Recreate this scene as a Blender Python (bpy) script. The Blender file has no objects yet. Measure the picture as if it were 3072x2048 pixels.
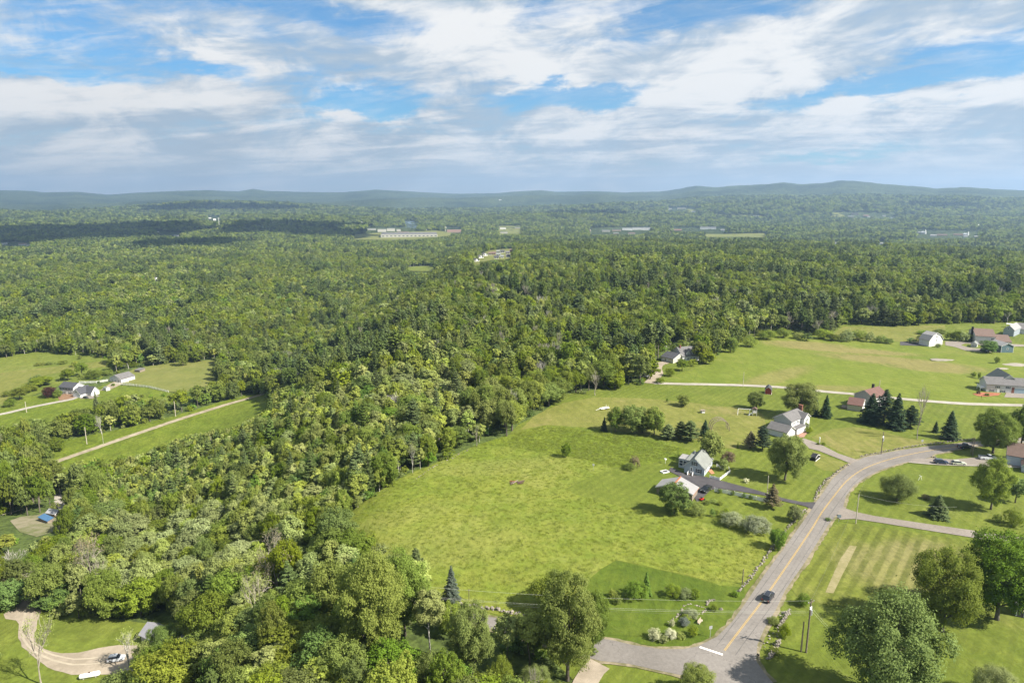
import bpy, bmesh, math, random
import numpy as np
from mathutils import Vector, Matrix
random.seed(7)
SC = bpy.context.scene
COL = SC.collection
TAU = math.tau

# ------------------------------------------------------------------ camera
EYE = 92.0
PITCH = math.radians(11.9)
FPX = 2048.0            # focal length in photo pixels (24 mm on 36 mm, 3072 wide)
cam_d = bpy.data.cameras.new('camera'); cam_d.lens = 24; cam_d.sensor_width = 36
cam_d.clip_start = 1; cam_d.clip_end = 60000
cam = bpy.data.objects.new('camera', cam_d); COL.objects.link(cam)
cam.location = (0, 0, EYE); cam.rotation_euler = (math.pi/2 - PITCH, 0, 0)
SC.camera = cam

# ------------------------------------------------------------------ exposure, engine
SC.view_settings.view_transform = 'Standard'
SC.view_settings.look = 'None'
SC.view_settings.gamma = 1
SC.view_settings.use_curve_mapping = False
SC.view_settings.exposure = 1.45
SC.render.engine = 'CYCLES'
cy = SC.cycles
cy.max_bounces = 6; cy.diffuse_bounces = 4; cy.glossy_bounces = 2; cy.transmission_bounces = 4
cy.volume_bounces = 0; cy.transparent_max_bounces = 4
cy.caustics_reflective = False; cy.caustics_refractive = False
cy.use_denoising = True
try: cy.denoiser = 'OPENIMAGEDENOISE'
except Exception: pass

# ------------------------------------------------------------------ sun
SUN_EL = math.radians(43)
SUN_AZ = math.atan2(0.92, -0.39)            # direction towards the sun, clockwise from +Y
sd = bpy.data.lights.new('sun', 'SUN'); sd.energy = 4.8; sd.angle = math.radians(0.53); sd.color = (1.0, 0.945, 0.85)
sun = bpy.data.objects.new('sun', sd); COL.objects.link(sun)
SUNV = Vector((math.sin(SUN_AZ)*math.cos(SUN_EL), math.cos(SUN_AZ)*math.cos(SUN_EL), math.sin(SUN_EL)))
sun.rotation_euler = SUNV.to_track_quat('Z', 'Y').to_euler()
sun.location = (200, -200, 400)

# ------------------------------------------------------------------ node helpers
class NT:
    def __init__(s, tree): s.t = tree; s.n = tree.nodes; s.l = tree.links
    def new(s, typ, **kw):
        n = s.n.new(typ)
        for k, v in kw.items(): setattr(n, k, v)
        return n
    def put(s, sock, v):
        if isinstance(v, bpy.types.NodeSocket): s.l.new(v, sock)
        elif v is not None: sock.default_value = v
    def m(s, op, a, b=None, c=None, clamp=False):
        n = s.new('ShaderNodeMath', operation=op, use_clamp=clamp)
        s.put(n.inputs[0], a); s.put(n.inputs[1], b)
        if c is not None: s.put(n.inputs[2], c)
        return n.outputs[0]
    def vm(s, op, a, b=None, scale=None):
        n = s.new('ShaderNodeVectorMath', operation=op)
        s.put(n.inputs[0], a)
        if b is not None: s.put(n.inputs[1], b)
        if scale is not None: s.put(n.inputs['Scale'], scale)
        return n.outputs[0]
    def sep(s, v):
        n = s.new('ShaderNodeSeparateXYZ'); s.l.new(v, n.inputs[0]); return n.outputs
    def comb(s, x, y, z):
        n = s.new('ShaderNodeCombineXYZ')
        for i, v in enumerate((x, y, z)): s.put(n.inputs[i], v)
        return n.outputs[0]
    def noise(s, vec, scale, detail=4, rough=.55, dist=0, col=False):
        n = s.new('ShaderNodeTexNoise'); s.put(n.inputs['Vector'], vec)
        n.inputs['Scale'].default_value = scale; n.inputs['Detail'].default_value = detail
        n.inputs['Roughness'].default_value = rough; n.inputs['Distortion'].default_value = dist
        return n.outputs['Color' if col else 'Fac']
    def mapr(s, v, a, b, c=0., d=1., smooth=True):
        n = s.new('ShaderNodeMapRange', interpolation_type='SMOOTHSTEP' if smooth else 'LINEAR')
        s.put(n.inputs[0], v)
        for i, x in zip((1, 2, 3, 4), (a, b, c, d)): s.put(n.inputs[i], x)
        return n.outputs[0]
    def mix(s, f, a, b, blend='MIX'):
        n = s.new('ShaderNodeMix', data_type='RGBA', blend_type=blend)
        s.put(n.inputs[0], f)
        for i, v in ((6, a), (7, b)):
            if isinstance(v, (tuple, list)): v = tuple(v)[:3] + (1,)
            s.put(n.inputs[i], v)
        return n.outputs[2]

# ------------------------------------------------------------------ pixel of the photo -> compass direction (for the sky and the skyline)
CT, ST = math.cos(PITCH), math.sin(PITCH)
def ray(px, py):
    u = (px-1536)/FPX; v = (1024-py)/FPX
    return np.array((u, CT+v*ST, -ST+v*CT))
def azel(px, py):
    d = ray(px, py); return math.atan2(d[0], d[1]), math.atan2(d[2], math.hypot(d[0], d[1]))
def V(*p): return [(x*1.30612, y*1.30612) for x, y in p]

# ------------------------------------------------------------------ sky
W = bpy.data.worlds.new('World'); SC.world = W; W.use_nodes = True
w = NT(W.node_tree); w.n.clear()
out = w.new('ShaderNodeOutputWorld')
sky = w.new('ShaderNodeTexSky', sky_type='NISHITA'); sky.sun_disc = False
sky.sun_elevation = SUN_EL; sky.sun_rotation = SUN_AZ; sky.altitude = 300; sky.dust_density = 0.6; sky.air_density = 1.0; sky.ozone_density = 2.5
tc = w.new('ShaderNodeTexCoord').outputs['Generated']
x, y, z = w.sep(tc)
zc = w.m('MAXIMUM', z, 0.0)
az = w.m('ARCTAN2', x, y); el = w.m('ARCSINE', w.m('MINIMUM', z, 1.0))
den = w.m('ADD', zc, 0.085)
cx = w.m('DIVIDE', x, den); cyy = w.m('DIVIDE', y, den)
ang = math.radians(-14)
rx = w.m('ADD', w.m('MULTIPLY', cx, math.cos(ang)), w.m('MULTIPLY', cyy, math.sin(ang)))
ry = w.m('SUBTRACT', w.m('MULTIPLY', cyy, math.cos(ang)), w.m('MULTIPLY', cx, math.sin(ang)))
P1 = w.comb(w.m('MULTIPLY', rx, 0.42), w.m('MULTIPLY', ry, 0.75), 3.1)
P2 = w.comb(w.m('MULTIPLY', rx, 0.9), w.m('MULTIPLY', ry, 1.2), 8.7)
P3 = w.comb(w.m('MULTIPLY', rx, 0.25), w.m('MULTIPLY', ry, 0.6), 1.7)
n1 = w.noise(P1, 1.5, 9, .58, .5)
n2 = w.noise(P2, 2.2, 10, .62, .35)
n3 = w.noise(P3, 3.0, 8, .6, .6)
AE = w.comb(w.m('MULTIPLY', az, 3.0), w.m('MULTIPLY', el, 8.0), 0.3)
wob = w.sep(w.noise(AE, 1.8, 9, .66, .4, col=True))
azw = w.m('ADD', az, w.m('MULTIPLY', w.m('SUBTRACT', wob[0], .5), 0.26))
elw = w.m('ADD', el, w.m('MULTIPLY', w.m('SUBTRACT', wob[1], .5), 0.115))
tilt = w.m('SUBTRACT', el, w.m('MULTIPLY', az, 0.07))
puff = w.noise(w.comb(w.m('MULTIPLY', az, 5.0), w.m('MULTIPLY', tilt, 11.5), 2.2), 1.7, 11, .62, .55)
wisp = w.noise(w.comb(w.m('MULTIPLY', az, 9.0), w.m('MULTIPLY', w.m('SUBTRACT', el, w.m('MULTIPLY', az, 0.16)), 60.0), 6.2), 1.0, 7, .65, .7)
def blob(cxv, cyv, rxv, ryv, tilt=0):
    a0, e0 = azel(cxv*1.30612, cyv*1.30612)
    ra = rxv*1.30612/FPX; re = ryv*1.30612/FPX; t = math.radians(tilt)
    da = w.m('SUBTRACT', azw, a0); de = w.m('SUBTRACT', elw, e0)
    p = w.m('DIVIDE', w.m('ADD', w.m('MULTIPLY', da, math.cos(t)), w.m('MULTIPLY', de, math.sin(t))), ra)
    q = w.m('DIVIDE', w.m('SUBTRACT', w.m('MULTIPLY', de, math.cos(t)), w.m('MULTIPLY', da, math.sin(t))), re)
    s = w.m('ADD', w.m('MULTIPLY', p, p), w.m('MULTIPLY', q, q))
    return w.m('EXPONENT', w.m('MULTIPLY', s, -1.0))
def total(lst):
    r = None
    for k, b in lst:
        if 'HK' in globals() and 'holes' not in globals(): k = k*HK
        v = w.m('MULTIPLY', blob(*b), k); r = v if r is None else w.m('ADD', r, v)
    return r
HK = 1.3
holes = total([(.60, (830, 225, 120, 34, -4)), (.62, (1335, 212, 140, 27, -6)), (.6, (2110, 172, 240, 26, 8)), (.5, (1600, 30, 150, 26, 8)),
    (.19, (160, 70, 260, 60, -8)), (.42, (720, 25, 220, 26, -5)), (.30, (1890, 356, 150, 13, 3)), (.22, (110, 175, 150, 20, 0)), (.2, (470, 165, 90, 20, -10)),
    (.18, (2270, 90, 120, 30, 10)), (.16, (1220, 50, 60, 40, 0))])
whites = total([(.34, (480, 105, 70, 26, -5)), (.25, (1050, 70, 260, 50, -10)), (.34, (1200, 165, 110, 22, -4)), (.3, (810, 197, 50, 10, 0)),
    (.25, (1780, 130, 260, 50, 12)), (.3, (2180, 230, 260, 24, 5)), (.25, (900, 270, 160, 26, 10)), (.2, (350, 240, 340, 40, 0)), (.28, (1600, 240, 200, 40, 10))])
cov = w.m('ADD', w.m('SUBTRACT', w.m('ADD', w.m('ADD', w.m('MULTIPLY', n1, .62), w.m('MULTIPLY', n2, .3)), .12), holes), w.m('MULTIPLY', whites, .7))
low = w.mapr(el, 0.0, 0.13, 0.15, 0.0)
fine = w.noise(w.comb(w.m('MULTIPLY', rx, 2.2), w.m('MULTIPLY', ry, 3.4), 5.5), 2.4, 8, .68, .5)
cov = w.m('ADD', w.m('ADD', cov, low), w.m('ADD', w.m('MULTIPLY', w.m('SUBTRACT', puff, .5), .8), w.m('MULTIPLY', w.m('SUBTRACT', fine, .5), .2)))
thick = w.mapr(cov, 0.29, 0.66)
veil = w.m('ADD', w.mapr(w.m('ADD', w.m('MULTIPLY', wisp, .6), w.m('MULTIPLY', fine, .4)), .38, .66, .04, .62), w.mapr(el, 0, .16, .35, 0))
veil = w.m('MULTIPLY', veil, w.mapr(holes, .15, .6, 1, .45), clamp=True)
alpha = w.m('SUBTRACT', 1.0, w.m('MULTIPLY', w.m('SUBTRACT', 1.0, thick), w.m('SUBTRACT', 1.0, veil)), clamp=True)
shade = w.m('ADD', w.m('ADD', w.m('MULTIPLY', n3, .7), w.m('MULTIPLY', whites, .7)), w.m('ADD', w.m('MULTIPLY', puff, 1.0), w.m('MULTIPLY', wisp, .35)))
lit = w.mapr(shade, 0.92, 1.26)
ccol = w.mix(lit, (0.168, 0.208, 0.250), (0.352, 0.350, 0.347))
ccol = w.mix(w.mapr(el, 0.0, 0.09, 0.5, 0.0), ccol, (0.300, 0.308, 0.312))
bs = w.new('ShaderNodeBackground'); w.put(bs.inputs[0], w.mix(1.0, sky.outputs[0], (0.33, 0.62, 0.78), 'MULTIPLY')); bs.inputs[1].default_value = 0.07
bc = w.new('ShaderNodeBackground'); w.put(bc.inputs[0], ccol); bc.inputs[1].default_value = 1.0
mx = w.new('ShaderNodeMixShader'); w.put(mx.inputs[0], alpha)
w.l.new(bs.outputs[0], mx.inputs[1]); w.l.new(bc.outputs[0], mx.inputs[2]); w.l.new(mx.outputs[0], out.inputs[0])
W.cycles.sampling_method = 'MANUAL'; W.cycles.sample_map_resolution = 512

# ------------------------------------------------------------------ lie of the land
def ss(t):
    t = np.clip(t, 0, 1); return t*t*(3-2*t)
SKYL = [(-900,575),(0,571),(107,574),(120,578),(232,576),(330,585),(402,579),(520,574),(625,571),(714,575),(759,567),(795,573),(893,576),(1024,578),(1131,570),(1265,577),(1372,582),
 (1493,580),(1537,576),(1622,571),(1671,576),(1783,574),(1872,578),(1984,575),(2046,566),(2088,558),(2151,563),(2200,558),(2298,554),(2352,549),(2401,555),(2477,551),(2521,545),(2579,548),
 (2651,554),(2762,561),(2807,567),(2896,562),(2977,568),(3072,572),(3900,570)]
_sa = np.array([azel(*p)[0] for p in SKYL]); _se = np.array([math.tan(azel(*p)[1]) for p in SKYL])
def sn(x, y, s, ph):
    return (np.sin(x/s+ph)*np.cos(y/s*1.13+ph*2.3)+.5*np.sin(x/s*2.17+1.3*ph+y/s*.7)+.35*np.cos(y/s*3.1-x/s*1.9+ph)+.22*np.sin(x/s*5.3+y/s*4.1+ph*3))/2.07
HILLS = [(-1300,3300,700,230,34), (400,4300,900,260,40), (2300,4700,900,300,52), (-3300,7200,1400,420,95), (900,6300,1300,380,70), (3700,7400,1500,450,85), (-700,8300,1600,450,70), (-2600, 6200, 1500, 500, 95), (-900, 7600, 1700, 500, 70), (1500, 5200, 1100, 420, 62), (3300, 5600, 1600, 600, 70), (600, 8200, 1500, 600, 70), (-4200, 5000, 1500, 500, 45), (2600, 3900, 900, 300, 26), (-1500,4300,900,260,30)]
def hgt(x, y):
    x = np.asarray(x, float); y = np.asarray(y, float)
    r = np.hypot(x, y); a = np.arctan2(x, y)
    u = ss((y-150)/170)          # the ground falls away to the left, in a bank nearby and a long slope further off
    sl = ss((-x-30-12*u)/(72+78*u))*(.52+.48*u)*ss((y+250)/250)
    sf = .45*ss((r-700)/1200)+.55*ss((r-1550-250*np.sin(a*5))/650)
    h = -62*(1-(1-.74*sl)*(1-sf))
    h = h + 7*sn(x, y, 260, 1.0)*ss((r-900)/900) + 14*sn(x, y, 700, 2.1)*ss((r-2600)/2000)
    for hx, hy, wx, wy, hh in HILLS: h = h + hh*np.exp(-((x-hx)/wx)**2-((y-hy)/wy)**2)
    R = np.interp(a, [-1.2, -.3, .1, .3, 1.2], [13500, 13000, 11500, 9500, 9500])
    top = EYE + R*np.interp(a, _sa, _se)
    s = ss((r/R-.50)/.50)
    spur = 1+.28*sn(x, y, 900, 4.2)*np.sin(np.clip(s, 0, 1)*math.pi)+.12*sn(x, y, 300, 1.2)*np.sin(np.clip(s, 0, 1)*math.pi)
    h = h*(1-s)+np.where(r > R, top-(r-R)*.12, top*s**.9*spur*np.where(s > 0, 1, 0)+0*s)
    return h
def at(px, py, dz=0.0):
    """the point of the land (lifted by dz) that the photo shows at this pixel"""
    d = ray(px, py)
    if d[2] > -1e-4: d[2] = -1e-4
    t = np.geomspace(60, 20000, 700)
    X = d[0]*t; Y = d[1]*t; Z = EYE+d[2]*t
    under = Z < hgt(X, Y)+dz
    i = int(np.argmax(under)) if under.any() else len(t)-1
    lo, hi = t[max(i-1, 0)], t[i]
    for _ in range(22):
        m = (lo+hi)/2
        if EYE+d[2]*m < float(hgt(d[0]*m, d[1]*m))+dz: hi = m
        else: lo = m
    return Vector((d[0]*hi, d[1]*hi, EYE+d[2]*hi-dz))
def proj(X, Y, Z):
    dz = Z-EYE; f = Y*CT-dz*ST; up = Y*ST+dz*CT
    f = np.where(f > 1, f, 1)
    return 1536+FPX*X/f, 1024-FPX*up/f, f
def pxm(p): return FPX/float(proj(p[0], p[1], p[2])[2])   # photo pixels per metre there
def tall(b, top_y):
    lo, hi = 0., 80.
    for _ in range(40):
        m = (lo+hi)/2
        if proj(b[0], b[1], b[2]+m)[1] > top_y: lo = m
        else: hi = m
    return lo
def inpoly(px, py, poly):
    res = np.zeros(np.shape(px), bool); n = len(poly)
    for i in range(n):
        x1, y1 = poly[i]; x2, y2 = poly[(i+1) % n]
        if y1 == y2: continue
        c = ((y1 > py) != (y2 > py)) & (px < (x2-x1)*(py-y1)/(y2-y1)+x1)
        res ^= c
    return res

# ------------------------------------------------------------------ object helpers
def tag(o, label=None, cat=None, group=None, kind=None):
    for k, v in (('label', label), ('category', cat), ('group', group), ('kind', kind)):
        if v: o[k] = v
    return o
def empty(name, loc, rz=0.0, parent=None):
    o = bpy.data.objects.new(name, None); COL.objects.link(o); o.location = loc; o.rotation_euler = (0, 0, rz); o.empty_display_size = .3
    o.parent = parent; return o
def obj(name, me, parent=None, loc=(0, 0, 0), rz=0.0):
    o = bpy.data.objects.new(name, me); COL.objects.link(o); o.location = loc; o.rotation_euler = (0, 0, rz); o.parent = parent; return o
class MB:
    """collects boxes, prisms, tubes into one mesh"""
    def __init__(s): s.v = []; s.f = []; s.mi = []
    def add(s, vs, fs, m=0):
        k = len(s.v); s.v += [tuple(map(float, p)) for p in vs]; s.f += [tuple(i+k for i in f) for f in fs]; s.mi += [m]*len(fs); return s
    def box(s, x0, y0, z0, x1, y1, z1, m=0):
        return s.add([(x0,y0,z0),(x1,y0,z0),(x1,y1,z0),(x0,y1,z0),(x0,y0,z1),(x1,y0,z1),(x1,y1,z1),(x0,y1,z1)],
                     [(0,3,2,1),(4,5,6,7),(0,1,5,4),(1,2,6,5),(2,3,7,6),(3,0,4,7)], m)
    def tube(s, pts, rad, n=6, m=0, cap=True):
        pts = [Vector(p) for p in pts]; vs = []; rr = rad if isinstance(rad, (list, tuple)) else [rad]*len(pts)
        for i, p in enumerate(pts):
            d = (pts[min(i+1, len(pts)-1)]-pts[max(i-1, 0)]).normalized()
            a = d.orthogonal().normalized() if abs(d.z) < .95 else Vector((1, 0, 0)); a = (a-d*a.dot(d)).normalized(); b = d.cross(a)
            for k in range(n):
                t = TAU*k/n; vs.append(p+(a*math.cos(t)+b*math.sin(t))*rr[i])
        fs = [(i*n+k, i*n+(k+1) % n, (i+1)*n+(k+1) % n, (i+1)*n+k) for i in range(len(pts)-1) for k in range(n)]
        if cap: fs += [tuple(range(n))[::-1], tuple((len(pts)-1)*n+k for k in range(n))]
        return s.add(vs, fs, m)
    def prism(s, prof, y0, y1, m=0):
        """profile in the x,z plane swept along y"""
        n = len(prof); vs = [(x, y0, z) for x, z in prof]+[(x, y1, z) for x, z in prof]
        fs = [tuple(range(n)), tuple(range(2*n-1, n-1, -1))]+[(i, i+n, (i+1) % n+n, (i+1) % n) for i in range(n)]
        return s.add(vs, fs, m)
    def swap(s):   # x <-> y
        s.v = [(b, a, c) for a, b, c in s.v]; s.f = [f[::-1] for f in s.f]; return s
    def shift(s, dx, dy, dz=0): s.v = [(a+dx, b+dy, c+dz) for a, b, c in s.v]; return s
    def mesh(s, name, mats, smooth=False):
        me = bpy.data.meshes.new(name); me.from_pydata(s.v, [], s.f)
        for m in (mats if isinstance(mats, (list, tuple)) else [mats]): me.materials.append(m)
        if any(s.mi): me.polygons.foreach_set('material_index', s.mi)
        if smooth: me.polygons.foreach_set('use_smooth', [True]*len(s.f))
        me.update(); return me
    def build(s, name, mats, parent=None, smooth=False): return obj(name, s.mesh(name, mats, smooth), parent)

# ------------------------------------------------------------------ materials
def mat(name, base=None, rough=.85, spec=.3, metal=0):
    m = bpy.data.materials.new(name); m.use_nodes = True; t = NT(m.node_tree)
    b = m.node_tree.nodes['Principled BSDF']; b.inputs['Roughness'].default_value = rough
    b.inputs['Specular IOR Level'].default_value = spec; b.inputs['Metallic'].default_value = metal
    if base is not None: b.inputs['Base Color'].default_value = tuple(base)+(1,)
    return m, t, b
def bump(t, b, h, strength=.5, dist=.1):
    n = t.new('ShaderNodeBump'); n.inputs['Strength'].default_value = strength; n.inputs['Distance'].default_value = dist
    t.put(n.inputs['Height'], h); t.l.new(n.outputs[0], b.inputs['Normal'])
def pos(t): return t.new('ShaderNodeNewGeometry').outputs['Position']
KA = .82
def ka(c): return tuple(v*KA for v in c)
def weathered(name, c, rough=.8, var=.18, scale=1.5, lines=None, metal=0, dirt=None):
    c = ka(c)
    """paint / siding / roofing: colour varied by grain; lines=(axis z spacing) gives clapboard or course relief"""
    m, t, b = mat(name, None, rough, .3, metal)
    oc = t.new('ShaderNodeTexCoord').outputs['Object']
    n = t.noise(oc, scale, 5, .6); n2 = t.noise(oc, scale*9, 3, .6)
    f = t.m('ADD', t.m('MULTIPLY', n, .6), t.m('MULTIPLY', n2, .4))
    k = tuple(v*(1-var*1.6) for v in c); k2 = tuple(min(v*(1+var), .85) for v in c)
    cc = t.mix(t.mapr(f, .3, .7), k, k2)
    if dirt: cc = t.mix(t.mapr(t.noise(oc, scale*.45, 6, .7), .56, .75, 0, .55), cc, dirt)
    t.put(b.inputs['Base Color'], cc)
    if lines:
        z = t.sep(oc)[2]; fr = t.m('FRACT', t.m('DIVIDE', z, lines)); bump(t, b, fr, .6, .05)
    else: bump(t, b, n2, .3, .03)
    return m
def grass(name, c1, c2, dry, dryamt=.5, stripe=None, big=.02, fine=.9, bmp=.6, fields=(), tuft=.25):
    """c1,c2 the two greens; dry the straw colour; stripe=(angle, width m, strength); fields=[(x,y,rx,ry,angle,strength)] bare patches"""
    c1, c2, dry = ka(c1), ka(c2), ka(dry)
    c1, c2, dry = ka(c1), ka(c2), ka(dry)
    m, t, b = mat(name, None, .9, .15)
    p = pos(t)
    nb = t.noise(p, big, 5, .6, .4); nm = t.noise(p, big*6, 5, .65, .5); nf = t.noise(p, fine, 4, .7)
    ax = t.sep(p)
    sx = t.comb(t.m('MULTIPLY', ax[0], 1.0), t.m('MULTIPLY', ax[1], .45), 0)
    nt = t.noise(sx, fine*.33, 5, .7, .8)
    f = t.m('ADD', t.m('MULTIPLY', nb, .5), t.m('MULTIPLY', nm, .5))
    c = t.mix(t.mapr(f, .38, .62), c1, c2)
    d = t.mapr(t.m('ADD', t.m('MULTIPLY', t.noise(p, big*1.7, 6, .65, .6), .6), t.m('MULTIPLY', nt, .4)), .5, .68, 0, dryamt)
    for (fx, fy, frx, fry, fa, fs) in fields:
        dx = t.m('SUBTRACT', ax[0], fx); dy = t.m('SUBTRACT', ax[1], fy)
        u = t.m('DIVIDE', t.m('ADD', t.m('MULTIPLY', dx, math.cos(fa)), t.m('MULTIPLY', dy, math.sin(fa))), frx)
        v = t.m('DIVIDE', t.m('SUBTRACT', t.m('MULTIPLY', dy, math.cos(fa)), t.m('MULTIPLY', dx, math.sin(fa))), fry)
        g = t.m('EXPONENT', t.m('MULTIPLY', t.m('ADD', t.m('MULTIPLY', u, u), t.m('MULTIPLY', v, v)), -1.0))
        g = t.mapr(t.m('MULTIPLY', g, t.m('ADD', .35, t.m('MULTIPLY', nt, 1.3))), .25, .75, 0, fs)
        d = t.m('MAXIMUM', d, g)
    c = t.mix(d, c, dry)
    if stripe:
        a, wd, st = stripe
        u = t.m('ADD', t.m('MULTIPLY', ax[0], math.cos(a)), t.m('MULTIPLY', ax[1], math.sin(a)))
        u = t.m('ADD', u, t.m('MULTIPLY', nm, wd*.35))
        s = t.m('SINE', t.m('MULTIPLY', u, TAU/wd)); s = t.mapr(s, -.6, .6)
        amp = t.m('MULTIPLY', s, t.mapr(nm, .35, .6, .5*st, st*1.25))
        c = t.mix(amp, c, tuple(v*.62 for v in c1))
    g2 = t.mapr(nf, .3, .72, 1-tuft*1.4, 1+tuft)
    g3 = t.mapr(nt, .32, .68, 1-tuft, 1+tuft*.9)
    c = t.vm('SCALE', c, scale=t.m('MULTIPLY', g2, g3))
    t.put(b.inputs['Base Color'], c)
    bump(t, b, t.m('ADD', nf, t.m('MULTIPLY', nt, 1.5)), bmp, .35)
    return m
def paved(name, c, c2, rough=.9, scale=.25, crack=.35):
    c, c2 = ka(c), ka(c2)
    m, t, b = mat(name, None, rough, .25)
    p = pos(t); n = t.noise(p, scale, 6, .65, .3); f = t.noise(p, scale*14, 4, .7); s = t.noise(p, scale*.25, 3, .5)
    cc = t.mix(t.mapr(t.m('ADD', t.m('MULTIPLY', n, .55), t.m('MULTIPLY', s, .45)), .36, .64), c, c2)
    cc = t.vm('SCALE', cc, scale=t.mapr(f, .25, .75, .86, 1.12))
    v = t.new('ShaderNodeTexVoronoi', feature='DISTANCE_TO_EDGE'); t.put(v.inputs['Vector'], t.vm('ADD', p, t.vm('SCALE', t.noise(p, .6, 3, .6, 0, True), scale=3.0))); v.inputs['Scale'].default_value = .16
    k = t.mapr(v.outputs['Distance'], 0.0, .012, crack, 0)
    cc = t.mix(t.m('MULTIPLY', k, t.mapr(n, .45, .6)), cc, tuple(x*.35 for x in c))
    t.put(b.inputs['Base Color'], cc); bump(t, b, f, .3, .02)
    return m
MAT = {}
def leafmat(name, c1, c2, trans=.5, hue=.034, fine=.22):
    m = bpy.data.materials.new(name); m.use_nodes = True; t = NT(m.node_tree); t.n.clear()
    o = t.new('ShaderNodeOutputMaterial'); oi = t.new('ShaderNodeObjectInfo').outputs['Random']
    tint = t.new('ShaderNodeAttribute', attribute_name='tint').outputs['Fac']
    p = pos(t); big = t.m('ADD', t.m('MULTIPLY', t.noise(p, .035, 3, .6), .5), t.m('MULTIPLY', t.noise(p, .006, 4, .6), .5))
    f = t.m('ADD', t.m('MULTIPLY', oi, .55), t.m('MULTIPLY', t.mapr(big, .38, .62), .45))
    c = t.mix(f, c1, c2)
    c = t.vm('SCALE', c, scale=t.m('MULTIPLY', t.mapr(tint, 0, 1, 1-fine, 1+fine, False), t.mapr(t.m('FRACT', t.m('MULTIPLY', oi, 17.31)), 0, 1, .72, 1.26, False)))
    h = t.new('ShaderNodeHueSaturation'); t.put(h.inputs['Color'], c)
    t.put(h.inputs['Hue'], t.mapr(t.m('FRACT', t.m('MULTIPLY', oi, 7.77)), 0, 1, .5-hue*.28, .5+hue*.5, False))
    t.put(h.inputs['Saturation'], t.mapr(t.m('FRACT', t.m('MULTIPLY', oi, 31.7)), 0, 1, .78, 1.05, False))
    c = h.outputs[0]
    b = t.new('ShaderNodeBsdfPrincipled'); t.put(b.inputs['Base Color'], c); b.inputs['Roughness'].default_value = .7; b.inputs['Specular IOR Level'].default_value = .08
    tr = t.new('ShaderNodeBsdfTranslucent'); t.put(tr.inputs[0], t.mix(.45, c, (.19, .25, .03)))
    mx = t.new('ShaderNodeMixShader'); mx.inputs[0].default_value = trans
    t.l.new(b.outputs[0], mx.inputs[1]); t.l.new(tr.outputs[0], mx.inputs[2]); t.l.new(mx.outputs[0], o.inputs[0])
    return m
def bark(name, c, c2):
    m, t, b = mat(name, None, .9, .2)
    oc = t.new('ShaderNodeTexCoord').outputs['Object']; x, y, z = t.sep(oc)
    n = t.noise(t.comb(t.m('MULTIPLY', x, 5), t.m('MULTIPLY', y, 5), t.m('MULTIPLY', z, 1.2)), 1.5, 4, .6)
    t.put(b.inputs['Base Color'], t.mix(t.mapr(n, .35, .65), c, c2)); bump(t, b, n, .5, .03)
    return m
L = {
 'maple': leafmat('maple_leaves', (0.155,0.213,0.025), (0.277,0.312,0.035)),
 'maple_light': leafmat('light_maple_leaves', (0.165,0.228,0.026), (0.215,0.275,0.032), .36),
 'dark': leafmat('dark_leaves', (0.098,0.164,0.021), (0.156,0.228,0.026), .22),
 'pale': leafmat('pale_leaves', (0.211,0.259,0.067), (0.290,0.320,0.086), .3, .02),
 'poplar': leafmat('poplar_leaves', (0.219,0.267,0.053), (0.324,0.350,0.067), .32),
 'pine': leafmat('pine_needles', (0.075,0.113,0.026), (0.142,0.179,0.038), .12),
 'spruce': leafmat('spruce_needles', (0.030,0.057,0.024), (0.054,0.084,0.036), .08),
 'bluespruce': leafmat('blue_spruce_needles', (0.075,0.098,0.078), (0.105,0.128,0.093), .08, .01),
 'purple': leafmat('purple_leaves', (0.053,0.021,0.018), (0.075,0.030,0.024), .2, .01),
 'smoke': leafmat('smoke_bush_leaves', (0.128,0.093,0.060), (0.180,0.128,0.083), .2, .01),
 'willow': leafmat('willow_leaves', (0.173,0.219,0.036), (0.218,0.266,0.044), .3, .01),
 'juniper': leafmat('juniper_sprays', (0.180,0.210,0.112), (0.225,0.247,0.128), .15, .01),
 'blossom': leafmat('blossom_sprays', (0.450,0.465,0.240), (0.630,0.615,0.390), .2, .01),
 'bright': leafmat('bright_leaves', (0.185,0.241,0.018), (0.251,0.301,0.023), .4, .02),
 'brown': leafmat('brown_sprays', (0.150,0.128,0.068), (0.210,0.173,0.090), .2, .02),
}
BK = bark('bark', (.075,.062,.05), (.15,.13,.105)); BKP = bark('pale_bark', (.22,.20,.17), (.46,.44,.38)); BKD = bark('dead_bark', (.20,.175,.14), (.36,.32,.26))

# ------------------------------------------------------------------ trees: foliage is many leaf-sprays (quads) spread over clumps of a crown
RNG = np.random.default_rng(11)
def sprays(C, N, size, rng, flat=0.0, asp=1.5):
    """diamond quads at centres C with normals leaning to N"""
    n = len(C); r = rng.normal(size=(n, 3)); nn = N+r*.58; nn[:, 2] += .75+flat; nn /= np.linalg.norm(nn, axis=1)[:, None]
    a = np.cross(nn, rng.normal(size=(n, 3))); a /= np.linalg.norm(a, axis=1)[:, None]; b = np.cross(nn, a)
    s = size*rng.uniform(.6, 1.35, n)[:, None]
    v = np.stack([C-a*s*asp*.5, C-b*s*.5+nn*s*.12, C+a*s*asp*.5, C+b*s*.5-nn*s*.1], 1).reshape(-1, 3)
    return v
def limbs(mb, p0, p1, r0, r1, n=5, bend=.12, rng=None):
    p0 = Vector(p0); p1 = Vector(p1); L_ = (p1-p0).length; pts = []
    for i in range(4):
        t = i/3; q = p0.lerp(p1, t)
        if 0 < i < 3: q += Vector(rng.normal(size=3))*L_*bend*.35
        pts.append(q)
    mb.tube(pts, [r0+(r1-r0)*i/3 for i in range(4)], n, cap=False); return pts
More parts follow.
